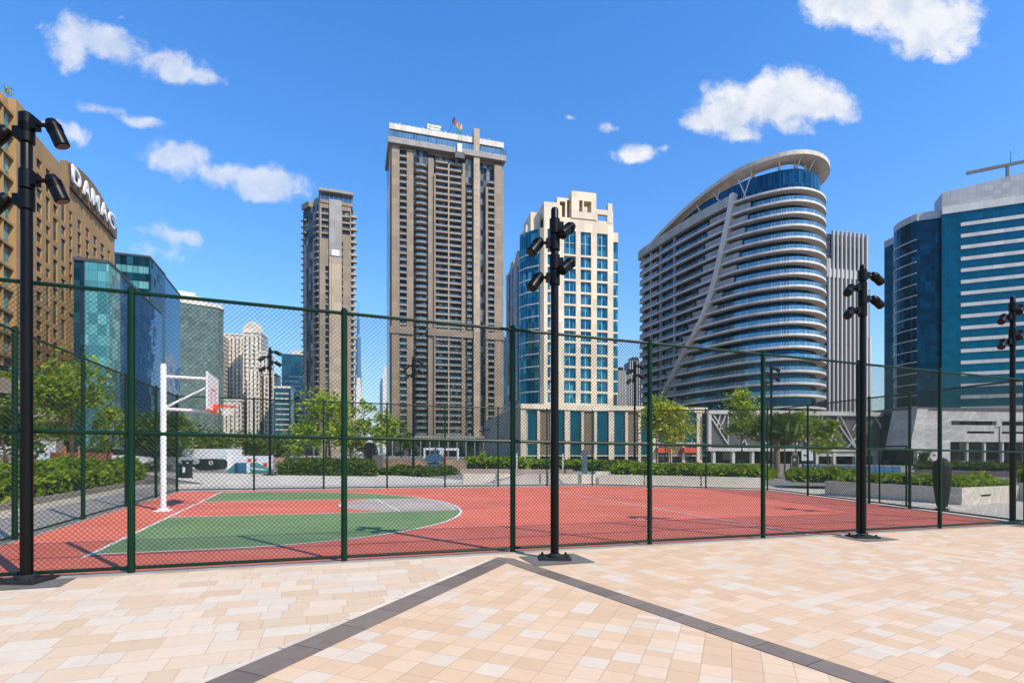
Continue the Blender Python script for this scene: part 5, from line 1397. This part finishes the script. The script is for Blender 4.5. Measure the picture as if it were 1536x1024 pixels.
# palm trunk, cut back
x, y = gp(1165, 50); t = thing('palm_trunk', 'thick tan palm trunk with a cropped head between the trees on the right', 'tree', (x, y, gz(x)))
mb = MB(); mb.lathe((x, y, gz(x)), [(.36, -.05), (.30, .8), (.27, 2.2), (.29, 3.0), (.36, 3.5), (.30, 4.0), (.05, 4.3)], 12); build(mb, 'trunk', 'palm_bark', t, smooth=True)
P3 = rng.normal(size=(500, 3))*np.array([.8, .8, .5]) + np.array([x, y, gz(x)+4.6]); leaf_mesh('crown', P3, .3, 'leaf_dark', t, .4, 5)
# ================================================================ garden and play area beyond the court
hedge([GX(700, 60), GX(790, 58), GX(800, 63), GX(690, 66)], 'low planting strip along the grey side wall', 0, 1.3, 2600, 'leaf_hedge', .2, 'green hedges')
hedge([GX(795, 62), GX(950, 58), GX(960, 64), GX(790, 68)], 'low green strip in front of the teal panelled podium', 0, 1.1, 3600, 'leaf_hedge', .2, 'green hedges')
hedge([GX(900, 44), GX(962, 42), GX(966, 48), GX(905, 50)], 'small clump of dark shrubs left of the long hedge', 0, 1.0, 2600, 'leaf_dark', .15, 'green hedges', bumps=.5)
hedge([GX(1372, 66), GX(1545, 60), GX(1545, 66), GX(1370, 72)], 'low hedge in front of the open ground floor at the far right', .3, 1.1, 3600, 'leaf_dark', .18, 'green hedges')
hedge([GX(1440, 33), GX(1492, 31), GX(1495, 36), GX(1445, 38)], 'yellowish grassy shrubs behind the square planter', 0, .75, 2600, 'leaf_yellow', .14, 'green hedges', bumps=.4)
hedge([GX(1529, 24), GX(1600, 22.5), GX(1600, 26), GX(1532, 28)], 'hedge in the white planter at the right picture edge', .6, 1.1, 3000, 'leaf_hedge', .12, 'green hedges')
plain('pink_stone', (.42, .30, .25), .8, var=.1, scale=2, bump=.2)
def wallthing(name, label, cat, pts, w, z0, z1, mat):
    t = None; mb = MB()
    for p, q in zip(pts, pts[1:]): wallrun(mb, Vector(p), Vector(q), w, z0, z1)
    return tag(build(mb, name, mat, bevel=.01), label, cat)
wallthing('garden_wall', 'low pinkish stone wall under the far right hedge', 'wall', [GX(1372, 62), GX(1550, 56)], .4, -.2, .55, 'pink_stone')
wallthing('planter_box', 'white planter box cut by the right picture edge', 'planter', [GX(1527.5, 23.2), GX(1610, 21.5)], 3.4, -.05, .78, 'planter_stone')
wallthing('garden_wall', 'low pale stone wall between the paths, left of the blue totem', 'wall', [GX(690, 47), GX(860, 49.5)], .5, -.05, .4, 'pink_stone')
wallthing('garden_wall', 'short grey stone wall right of the blue totem', 'wall', [GX(893, 43), GX(960, 44.5)], .5, -.05, .45, 'concrete_grey')
wallthing('garden_wall', 'low patterned terracotta wall behind the shrub bed at left centre', 'wall', [GX(412, 52), GX(700, 56)], .4, 0, 1.15, 'terracotta') if 'terracotta' in M else (plain('terracotta', (.30, .20, .13), .8, var=.3, scale=1.2), wallthing('garden_wall', 'low patterned terracotta wall behind the shrub bed at left centre', 'wall', [GX(412, 52), GX(700, 56)], .4, 0, 1.15, 'terracotta'))
wallthing('garden_wall', 'red brown brick wall behind the left hedge, beside the stakes', 'wall', [GX(84, 36), GX(230, 46)], .4, 0, 1.5, 'brick_red') if 'brick_red' in M else (plain('brick_red', (.28, .10, .06), .8, var=.25, scale=2), wallthing('garden_wall', 'red brown brick wall behind the left hedge, beside the stakes', 'wall', [GX(84, 36), GX(230, 46)], .4, 0, 1.5, 'brick_red'))
# dark pod beside the right fence
px_, Y_ = 1413, 18.6; x, y = gp(px_, Y_); t = thing('pod_sculpture', 'dark brown upright pod that tapers to its foot, right behind the fence post', 'sculpture', (x, y, gz(x)))
mb = MB(); prof = [(.14, .12), (.165, .3), (.205, .6), (.24, .95), (.255, 1.25), (.235, 1.5), (.18, 1.68), (.11, 1.78), (.03, 1.82)]
mb.lathe((x, y, gz(x)), prof, 24)
for k in range(24):
    a = 2*math.pi*k/24; mb.tube([(x + (r_+.004)*math.cos(a + z_*.9), y + (r_+.004)*math.sin(a + z_*.9), gz(x)+z_) for r_, z_ in prof[:-1]], .014, 5, False)
build(mb, 'woven_body', 'dark_bronze', t, smooth=True)
mb = MB(); mb.lathe((x, y, gz(x)), [(.2, 0), (.2, .05), (.1, .07), (.1, .13)], 16); build(mb, 'foot', 'black_rough', t)
# litter bin
x, y = G(281, 716.5); t = thing('litter_bin', 'black litter bin with a pale notice near the far left fence corner', 'bin', (x, y, gz(x)))
z = gz(x); mb = MB(); mb.box(x-.22, x+.22, y-.2, y+.2, z+.05, z+.92); mb.box(x-.26, x+.26, y-.24, y+.24, z, z+.06); build(mb, 'body', 'plastic_black', t, bevel=.015)
mb = MB(); mb.box(x-.26, x+.26, y-.24, y+.24, z+1.02, z+1.12); [mb.box(x+a*.2-.03, x+a*.2+.03, y-.18, y+.18, z+.92, z+1.02) for a in (-1, 1)]; build(mb, 'hood', 'plastic_black', t)
mb = MB(); mb.box(x-.17, x-.02, y-.212, y-.202, z+.35, z+.7); build(mb, 'notice', 'white_paint', t)
x, y = G(272, 716); z = gz(x); t = thing('litter_bin', 'second black litter bin, partly hidden behind the fence corner post', 'bin', (x, y, z))
mb = MB(); mb.lathe((x, y, z), [(.2, 0), (.24, .05), (.24, .8), (.26, .82), (.22, .92), (.05, .95)], 14); build(mb, 'body', 'plastic_black', t, smooth=True)
mb = MB(); mb.lathe((x, y, z), [(.245, .55), (.247, .56), (.247, .62), (.245, .63)], 14); build(mb, 'rim_band', 'grey_stone', t)
# white block and rounded black play block in front of it
x, y = GX(312, 53); z = gz(x); t = thing('white_block', 'white rendered block standing behind the black rounded play block', 'block', (x, y, z))
mb = MB(); mb.box(x-2.6, x+1.9, y, y+3, z-.1, z+1.9); mb.box(x-4.1, x-2.6, y+.3, y+3, z-.1, z+1.35); build(mb, 'block_wall', 'white_paint', t, bevel=.05)
mb = MB(); mb.box(x+1.9, x+6, y+.4, y+1, z-.1, z+1.2); build(mb, 'low_wing', 'sign_white', t, bevel=.04)
x, y = G(310, 705); z = gz(x); t = thing('play_block', 'low rounded black play block painted with white rings', 'play sculpture', (x, y, z))
mb = MB(); pts = []
for k in range(28):
    a = 2*math.pi*k/28; c_, s_ = math.cos(a), math.sin(a); pts.append((x + 1.18*math.copysign(abs(c_)**.45, c_), z + .52 + .5*math.copysign(abs(s_)**.6, s_)))
mb.hexa([(p[0], y+1.3, p[1]) for p in pts], [(p[0], y, p[1]) for p in pts]); build(mb, 'body', 'plastic_black', t, bevel=.06)
for cx_, cz_, r_ in ((.38, .66, .15),):
    mb = MB(); mb.tube([(x+cx_+r_*math.cos(a), y-.012, z+cz_+r_*math.sin(a)) for a in np.linspace(0, 6.283, 18)], .035, 6, False); build(mb, 'painted_ring', 'white_paint', t)
# painted play ramp (teal, blue, white, green) and red shapes
for nm, c in (('paint_teal', (.05, .26, .24)), ('paint_blue', (.03, .14, .24)), ('paint_green', (.04, .20, .09)), ('paint_orange', (.65, .20, .04)), ('paint_yellow', (.60, .42, .05)), ('paint_pink', (.62, .25, .25)), ('hoarding_blue', (.05, .17, .32))): plain(nm, c, .5, var=.1)
x, y = G(368, 709); z = gz(x); t = thing('painted_ramp', 'low play ramp painted in green, blue and white panels with red discs', 'play sculpture', (x, y, z))
for nm, x0, x1, h0, h1, mt in (('green_panel', -1.45, -.85, .2, .75, 'paint_teal'), ('blue_panel', -.85, .1, .8, .8, 'paint_blue'), ('white_panel', .1, .38, .8, .8, 'white_paint'), ('curved_panel', .38, 1.7, .8, .15, 'paint_teal')):
    mb = MB(); mb.hexa([(x+x0, y, z), (x+x1, y, z), (x+x1, y+1.2, z), (x+x0, y+1.2, z)], [(x+x0, y, z+h0), (x+x1, y, z+h1), (x+x1, y+1.2, z+h1), (x+x0, y+1.2, z+h0)]); build(mb, nm, mt, t)
mb = MB(); mb.hexa([(x+.45, y-.02, z+.32), (x+1.6, y-.02, z+.2), (x+1.6, y-.005, z+.2), (x+.45, y-.005, z+.32)], [(x+.45, y-.02, z+.46), (x+1.6, y-.02, z+.3), (x+1.6, y-.005, z+.3), (x+.45, y-.005, z+.46)]); build(mb, 'white_stripe', 'white_paint', t)
for a, b, r_ in ((.3, .95, .16), (.75, .98, .12), (1.55, .6, .17)):
    mb = MB(); mb.tube([(x+a, y+.02, z+b+.05), (x+a, y+.12, z+b+.05)], r_, 14); build(mb, 'red_disc', 'red_paint', t)
# mural screen left, dots of paint
x, y = GX(62, 40); z = gz(x); t = thing('mural_board', 'white mural board with coloured spots behind the left hedge', 'mural', (x, y, z))
mb = MB(); mb.box(x-1.0, x+1.0, y, y+.12, z, z+2.3); build(mb, 'board', 'white_paint', t, bevel=.01)
rs = random.Random(3)
for k in range(16):
    a, b, r_ = rs.uniform(-.85, .85), rs.uniform(.9, 2.1), rs.uniform(.06, .15)
    mb = MB(); mb.tube([(x+a, y-.012, z+b), (x+a, y, z+b)], r_, 12); build(mb, 'painted_spot', rs.choice(['paint_orange', 'paint_yellow', 'paint_green', 'grey_stone', 'paint_green']), t)
x, y = GX(5, 40); z = gz(x); t = thing('mural_board', 'pale roundel board at the left picture edge behind the hedge', 'mural', (x, y, z))
mb = MB(); mb.tube([(x, y, z+1.75), (x, y+.1, z+1.75)], .5, 20); build(mb, 'roundel', 'white_paint', t)
mb = MB(); mb.tube([(x, y+.05, z), (x, y+.05, z+1.4)], .05, 8); build(mb, 'stand', 'metal_dark', t)
# dark round-headed sculpture, blue cut-out tree, frames and totem
x, y = GX(556, 52); z = gz(x); t = thing('round_sculpture', 'large dark grey rounded play sculpture with one white spot, left of the tallest tower', 'play sculpture', (x, y, z))
mb = MB(); mb.sphere((x, y, z+1.9), (.68, .6, .85), 20, 12); mb.sphere((x-.12, y, z+.8), (.55, .5, .8), 18, 10); mb.sphere((x+.45, y-.05, z+1.75), (.3, .28, .3), 14, 9); build(mb, 'body', 'plastic_grey', t, smooth=True) if 'plastic_grey' in M else (plain('plastic_grey', (.045, .045, .05), .5, var=.15), build(mb, 'body', 'plastic_grey', t, smooth=True))
mb = MB(); mb.sphere((x+.62, y-.28, z+1.85), (.07, .05, .11), 10, 7); build(mb, 'white_spot', 'white_paint', t, smooth=True)
x, y = GX(566, 48); z = gz(x); t = thing('stone_block', 'grey upright stone slab in front of the dark rounded sculpture', 'block', (x, y, z))
mb = MB(); mb.box(x-.45, x+.45, y, y+.3, z, z+1.5); build(mb, 'slab', 'grey_stone', t, bevel=.02)
x, y = GX(652, 46); z = gz(x); t = thing('blue_sculpture', 'blue tree shaped sculpture in front of the tall tower entrance', 'sculpture', (x, y, z))
for nm, pts in (('crown', [(-.95, 1.25), (-.6, 1.65), (-.1, 1.75), (.5, 1.65), (.9, 1.3), (.55, 1.05), (-.6, 1.0)]), ('lower_crown', [(-.75, .9), (0, 1.0), (.75, .85), (.3, .45), (-.35, .45)]), ('stem', [(-.08, -.05), (.1, -.05), (.1, 2.3), (-.05, 2.3)])):
    mb = MB(); dy = {'crown': 0, 'lower_crown': .12, 'stem': .25}[nm]; mb.hexa([(x+a, y+dy+.14, z+b) for a, b in pts], [(x+a, y+dy, z+b) for a, b in pts]); build(mb, nm, 'paint_blue2', t) if 'paint_blue2' in M else (plain('paint_blue2', (.06, .13, .22), .5, var=.25, scale=5), build(mb, nm, 'paint_blue2', t))
x, y = GX(666, 49); z = gz(x); t = thing('red_marker', 'small red upright marker beside the blue tree shaped sculpture', 'marker', (x, y, z))
mb = MB(); mb.lathe((x, y, z), [(.12, 0), (.12, 1.0), (.2, 1.05), (.22, 1.35), (.1, 1.6), (.1, 1.75), (.02, 1.8)], 12); build(mb, 'body', 'red_paint', t, smooth=True); mb = MB(); mb.lathe((x, y, z), [(.25, 0), (.25, .08), (.13, .1)], 12); build(mb, 'foot', 'grey_stone', t)
for pa, pb, yt, Y, lb in ((636.5, 661, 672, 62, 'left white portal frame at the tall tower entrance'), (664, 687, 672.5, 62, 'right white portal frame at the tall tower entrance'), (526, 546, 665, 60, 'thin grey goal frame behind the shrub bed')):
    xa, xb = GX(pa, Y)[0], GX(pb, Y)[0]; z = gz(xa); zt_ = Z(yt, Y); t = thing('portal_frame', lb, 'frame', ((xa+xb)/2, Y, z))
    mt = 'white_paint' if pa > 600 else 'grey_stone'
    for xx in (xa, xb): mb = MB(); mb.box(xx-.09, xx+.09, Y, Y+.3, z-.1, zt_-.2); build(mb, 'upright', mt, t)
    mb = MB(); mb.box(xa-.09, xb+.09, Y-.01, Y+.31, zt_-.2, zt_+.05); build(mb, 'crossbeam', mt, t)
x, y = G(877, 715); z = gz(x); t = thing('sign_totem', 'blue grey signpost with a dark square head, in front of the cream podium', 'sign', (x, y, z))
mb = MB(); mb.box(x-.2, x+.2, y, y+.16, z, z+1.75); build(mb, 'post', 'totem_blue', t, bevel=.01) if 'totem_blue' in M else (plain('totem_blue', (.10, .17, .21), .5, var=.1), build(mb, 'post', 'totem_blue', t, bevel=.01))
mb = MB(); mb.box(x-.24, x+.75, y+.02, y+.14, z+1.75, z+2.15); build(mb, 'head', 'grey_stone', t, bevel=.01)
x, y = G(1192.5, 711); z = gz(x); t = thing('information_board', 'tall dark information board with a small white notice, right of the palm trunk', 'sign', (x, y, z))
mb = MB(); mb.box(x-.42, x+.42, y, y+.2, z-.05, z+2.0); build(mb, 'panel', 'board_brown', t, bevel=.01) if 'board_brown' in M else (plain('board_brown', (.05, .042, .038), .5, var=.1), build(mb, 'panel', 'board_brown', t, bevel=.01))
mb = MB(); mb.box(x-.17, x+.17, y-.012, y, z+1.42, z+1.52); mb.box(x-.17, x+.12, y-.012, y, z+1.56, z+1.66); build(mb, 'notice', 'sign_white', t)
mb = MB(); [mb.box(x+a-.03, x+a+.03, y-.02, y, z, z+1.95) for a in (-.37, .37)]; build(mb, 'edge_trim', 'pink_stone', t)
x, y = GX(1211, 52); z = gz(x); t = thing('notice_board', 'small blank white notice board right of the dark information board', 'sign', (x, y, z))
mb = MB(); mb.box(x-.55, x+.55, y, y+.08, z+1.5, z+2.6); build(mb, 'panel', 'white_paint', t); mb = MB(); [mb.box(x+a-.05, x+a+.05, y+.08, y+.16, z, z+2.4) for a in (-.4, .4)]; build(mb, 'leg', 'metal_dark', t)
mb = MB(); mb.box(x-.55, x+.55, y-.03, y, z+1.44, z+1.5); mb.box(x-.55, x+.55, y-.03, y, z+2.6, z+2.66); build(mb, 'edge_trim', 'grey_stone', t)
for pa, pb, Y, lb in ((1206, 1296, 52, 'blue hoarding strip along the road behind the hedge, left of the right floodlight post'), (1300, 1352, 50, 'blue hoarding strip behind the gate, right of the right floodlight post')):
    xa, xb = GX(pa, Y)[0], GX(pb, Y)[0]; t = thing('blue_hoarding', lb, 'hoarding', ((xa+xb)/2, Y, gz((xa+xb)/2)))
    n = 4
    for k in range(n):
        a, b = xa + (xb-xa)*k/n + .03, xa + (xb-xa)*(k+1)/n - .03; mb = MB(); mb.box(a, b, Y, Y+.08, gz(a)+.05, gz(a)+1.05); build(mb, 'panel', 'hoarding_blue', t)
        mb = MB(); mb.box(a-.03, a+.03, Y+.1, Y+.2, gz(a)-.05, gz(a)+1.2); build(mb, 'post', 'grey_stone', t)
for px, ya, yb, Y, lb in ((775, 676, 704, 52, 'left thin white marker post before the cream podium'), (844, 675, 704, 52, 'right thin white marker post before the cream podium')):
    x, y = GX(px, Y); z = gz(x); t = thing('marker_post', lb, 'post', (x, y, z))
    mb = MB(); mb.lathe((x, y, z), [(.07, -.05), (.07, 1.8), (.03, 1.85)], 10); build(mb, 'shaft', 'white_paint', t); mb = MB(); mb.lathe((x, y, z), [(.13, 0), (.13, .06), (.075, .08)], 10); build(mb, 'base', 'grey_stone', t)
# thin street-lamp column right
x, y = GX(1499, 70); z = gz(x); t = thing('street_lamp', 'thin pale street column in front of the white podium at right', 'street lamp', (x, y, z))
mb = MB(); mb.tube([(x, y, z-.1), (x, y, Z(640, y))], [.12, .06], 10); build(mb, 'column', 'grey_stone', t, smooth=True); mb = MB(); mb.beam((x-.5, y, Z(641, y)), (x+.1, y, Z(640, y)), .2, .1); build(mb, 'lamp', 'metal_dark', t)
x, y = GX(289, 60); z = gz(x); t = thing('street_lamp', 'thin pale street column with a yellow arm right of the basketball post', 'street lamp', (x, y, z))
mb = MB(); mb.tube([(x, y, z-.1), (x, y, Z(655, y))], [.11, .07], 10); build(mb, 'column', 'pink_stone', t, smooth=True); mb = MB(); mb.beam((x-.5, y, Z(669, y)), (x+.5, y, Z(668, y)), .16, .12); build(mb, 'arm', 'paint_yellow', t)
# ================================================================ parked cars beyond the left hedge and under the podium
def car(px, Y, yaw, paint, label, dz=0):
    x, y = GX(px, Y); z = gz(x) + dz; t = thing('parked_car', label, 'car', (x, y, z), 'parked cars')
    cy, sy = math.cos(yaw), math.sin(yaw)
    def tr(mb): mb.v = [(x + a*cy - b*sy, y + a*sy + b*cy, z + c) for a, b, c in mb.v]; return mb
    def loft(secs):
        mb = MB()
        for xs, w, z0, z1 in secs: mb.v += [(xs, -w, z0), (xs, w, z0), (xs, w*.96, z1), (xs, -w*.96, z1)]
        for k in range(len(secs)-1):
            o = 4*k
            for j in range(4): mb.f.append((o+j, o+(j+1) % 4, o+4+(j+1) % 4, o+4+j))
        mb.f += [(3, 2, 1, 0), tuple(4*(len(secs)-1)+j for j in range(4))]; return mb
    build(tr(loft([(-2.2, .72, .42, .78), (-2.1, .86, .28, .92), (-1.2, .9, .25, .98), (.9, .9, .25, .95), (1.9, .86, .27, .80), (2.2, .7, .4, .66)])), 'body', paint, t, bevel=.05)
    build(tr(loft([(-1.95, .66, .93, .96), (-1.3, .72, .95, 1.42), (.1, .72, .93, 1.46), (1.05, .68, .9, .97)])), 'cabin_glass', 'glass_car', t, bevel=.04)
    mb = MB(); mb.box(-1.25, .1, -.7, .7, 1.43, 1.49); build(tr(mb), 'roof', paint, t, bevel=.03)
    for wx in (-1.35, 1.4):
        for s in (-1, 1):
            mb = MB(); mb.tube([(wx, s*.74, .33), (wx, s*.92, .33)], .33, 14); w = build(tr(mb), 'wheel', 'black_rough', t); mb = MB(); mb.tube([(wx, s*.921, .33), (wx, s*.935, .33)], .2, 10); build(tr(mb), 'rim', 'rib_grey', w)
    for s in (-1, 1): mb = MB(); mb.box(2.02, 2.16, s*.62-.14, s*.62+.14, .58, .70); build(tr(mb), 'headlight', 'sign_white', t)
plain('glass_car', (.012, .015, .018), .08, var=.1); plain('car_white', (.75, .75, .75), .25, var=.03); plain('car_dark', (.02, .022, .025), .25, var=.1); plain('car_silver', (.35, .36, .37), .3, .5, var=.05); plain('car_blue', (.04, .12, .25), .3, var=.05)
car(178, 42, .3, 'car_white', 'white car parked behind the left hedge', .35)
car(224, 50, .2, 'car_dark', 'dark car parked left of the basketball post', .4)
car(258, 47, .4, 'car_silver', 'silver car parked right behind the basketball post', .2)
car(140, 55, .2, 'car_silver', 'silver car parked beyond the staked tree', .4)
car(1447, 92, .1, 'car_white', 'white car under the open ground floor at the far right')
car(1480, 96, .1, 'car_dark', 'dark car under the open ground floor at the far right')
# ================================================================ sky, sun, camera
SUN_EL, SUN_DIR = 46.0, Vector((.77, -.64))
w = bpy.data.worlds.new('World'); scene.world = w; w.use_nodes = True
nt = w.node_tree; nt.nodes.clear(); t = NT(nt)
out = nt.nodes.new('ShaderNodeOutputWorld'); bg = nt.nodes.new('ShaderNodeBackground')
sky = nt.nodes.new('ShaderNodeTexSky'); sky.sky_type = 'NISHITA'; sky.sun_disc = False
sky.sun_elevation = R(SUN_EL); az = math.atan2(SUN_DIR.x, SUN_DIR.y); sky.sun_rotation = az
sky.air_density = 1.7; sky.dust_density = .3; sky.ozone_density = 4.0; sky.altitude = 0
hs = nt.nodes.new('ShaderNodeHueSaturation'); hs.inputs['Saturation'].default_value = 1.17; hs.inputs['Value'].default_value = 1.0
tint = t.v('MULTIPLY', sky.outputs[0], (.69, .835, 1.13)); nt.links.new(tint, hs.inputs['Color'])
gen = t.n('ShaderNodeTexCoord').outputs['Generated']
d = t.v('NORMALIZE', gen); x, y, z = t.sep(d)
ay = t.m('MAXIMUM', y, .02)
u, v = t.m('DIVIDE', x, ay), t.m('DIVIDE', z, ay)
P = t.xyz(u, v, 0.)
n0 = t.n('ShaderNodeTexNoise'); t.put(n0.inputs['Vector'], P); n0.inputs['Scale'].default_value = 9.; n0.inputs['Detail'].default_value = 4
wob = t.v('SCALE', t.v('SUBTRACT', n0.outputs[1], (.5, .5, .5))); wob.node.inputs['Scale'].default_value = .06
Pw = t.v('ADD', P, wob)
blobs = [(128, 58, 58, 26, 12, 1), (105, 82, 34, 24, 0, .9), (178, 72, 50, 24, 14, 1), (262, 105, 52, 20, 14, 1), (305, 118, 34, 14, 18, .85),
         (150, 164, 40, 11, 8, .72), (208, 186, 42, 12, 12, .78), (112, 206, 30, 15, 10, .75), (75, 190, 40, 10, 10, .6), (262, 238, 42, 24, 0, 1.05), (330, 264, 40, 17, 10, 1), (395, 276, 56, 20, 6, 1.1), (440, 288, 24, 7, 8, .7),
         (258, 348, 50, 13, 8, .8), (225, 374, 60, 26, 0, .62), (20, 150, 60, 14, 0, .5), (190, 24, 10, 6, 0, .5), (55, 38, 14, 8, 0, .5),
         (1100, 166, 62, 32, -6, 1.1), (1185, 150, 62, 36, -6, 1.25), (1248, 160, 40, 22, 0, 1.05), (1050, 182, 36, 16, -6, .95), (1110, 195, 40, 18, 0, .9), (1190, 185, 40, 22, 0, .9),
         (1330, 8, 110, 40, 8, 1.25), (1390, 45, 62, 36, 10, 1.2), (1240, 14, 44, 24, 10, .95), (1430, 30, 40, 40, 0, 1.0), (1370, 70, 38, 18, 0, .9),
         (950, 226, 34, 15, -4, .95), (915, 192, 20, 10, 0, .7), (998, 220, 15, 9, 0, .6), (860, 184, 12, 6, 0, .5), (1210, 215, 14, 5, -20, .4)]
acc = None
for px, py, rx, ry, rot, k in blobs:
    c = (kx(px), (HY-py)/F, 0)
    s = t.v('SUBTRACT', Pw, c)
    mp = t.n('ShaderNodeMapping', vector_type='POINT'); mp.inputs['Rotation'].default_value = (0, 0, R(rot)); mp.inputs['Scale'].default_value = (1, 1, 1)
    t.put(mp.inputs[0], s)
    q = t.v('MULTIPLY', mp.outputs[0], (F/rx, F/ry, 1))
    g_ = t.m('MULTIPLY', t.m('SUBTRACT', 1., t.m('MULTIPLY', t.v('LENGTH', q), .52), clamp=True), k)
    acc = g_ if acc is None else t.m('ADD', acc, t.m('MULTIPLY', g_, .999)) if False else t.m('SMOOTH_MAX', acc, g_, .12)
nz = t.n('ShaderNodeTexNoise'); t.put(nz.inputs['Vector'], Pw); nz.inputs['Scale'].default_value = 14.; nz.inputs['Detail'].default_value = 12; nz.inputs['Roughness'].default_value = .66
nb = t.n('ShaderNodeTexNoise'); t.put(nb.inputs['Vector'], t.v('ADD', Pw, (.012, .016, 0))); nb.inputs['Scale'].default_value = 15.; nb.inputs['Detail'].default_value = 5
den = t.m('ADD', acc, t.m('MULTIPLY', t.m('SUBTRACT', nz.outputs[0], .52), 1.25))
mr = t.n('ShaderNodeMapRange', interpolation_type='SMOOTHSTEP'); t.put(mr.inputs[0], den); mr.inputs[1].default_value = .30; mr.inputs[2].default_value = .72
al = t.m('MULTIPLY', t.m('MULTIPLY', mr.outputs[0], t.m('GREATER_THAN', y, .03)), .96)
lit = t.m('ADD', .62, t.m('MULTIPLY', t.m('SUBTRACT', nz.outputs[0], nb.outputs[0]), 3.0), clamp=True)
dk = t.m('MULTIPLY', t.m('SUBTRACT', den, .75, clamp=True), .35)
cc = t.mix(t.m('SUBTRACT', lit, dk, clamp=True), (3.3, 3.65, 4.3), (4.85, 4.85, 4.95))
al2 = t.m('MULTIPLY', al, t.fmix(t.m('GREATER_THAN', u, .02), .74, 1.0))
nt.links.new(t.mix(al2, hs.outputs[0], cc), bg.inputs[0])
bg.inputs[1].default_value = .15
nt.links.new(bg.outputs[0], out.inputs[0])
sl = bpy.data.lights.new('sun', 'SUN'); sl.energy = 4.3; sl.angle = R(.53); sl.color = (1, .905, .755)
so = bpy.data.objects.new('sun', sl); COL.objects.link(so); so.location = (30, -30, 60)
sd = Vector((SUN_DIR.x, SUN_DIR.y, 0)).normalized()*math.cos(R(SUN_EL)) + Vector((0, 0, math.sin(R(SUN_EL))))
so.rotation_euler = (-sd).to_track_quat('-Z', 'Y').to_euler()
cam = bpy.data.cameras.new('camera'); co = bpy.data.objects.new('camera', cam); COL.objects.link(co)
co.location = (0, 0, CAMZ); co.rotation_euler = (R(90), 0, 0)
cam.sensor_width = 36; cam.sensor_fit = 'HORIZONTAL'; cam.lens = 36*F/1536; cam.shift_y = (HY-512)/1536
cam.clip_start = .1; cam.clip_end = 9000
scene.camera = co
vs = scene.view_settings; scene.display_settings.display_device = 'sRGB'
vs.view_transform = 'Standard'; vs.look = 'None'; vs.exposure = .40; vs.gamma = 1; vs.use_curve_mapping = False
scene.render.engine = 'CYCLES'; scene.cycles.max_bounces = 6; scene.cycles.diffuse_bounces = 3; scene.cycles.glossy_bounces = 3
scene.cycles.use_denoising = True; scene.cycles.caustics_reflective = False; scene.cycles.caustics_refractive = False

# city air: one even, thin haze round everything (the sky stays outside it)
m = bpy.data.materials.new('haze'); m.use_nodes = True; n_ = m.node_tree; n_.nodes.clear()
o_ = n_.nodes.new('ShaderNodeOutputMaterial'); pv = n_.nodes.new('ShaderNodeVolumePrincipled')
pv.inputs['Color'].default_value = (.80, .88, 1, 1); pv.inputs['Density'].default_value = .00006; pv.inputs['Anisotropy'].default_value = .2
n_.links.new(pv.outputs[0], o_.inputs['Volume']); M['haze'] = m
mb = MB(); mb.box(-2600, 2600, -320, 4100, -12, 560); tag(build(mb, 'haze', 'haze'), kind='stuff')
scene.cycles.volume_bounces = 0
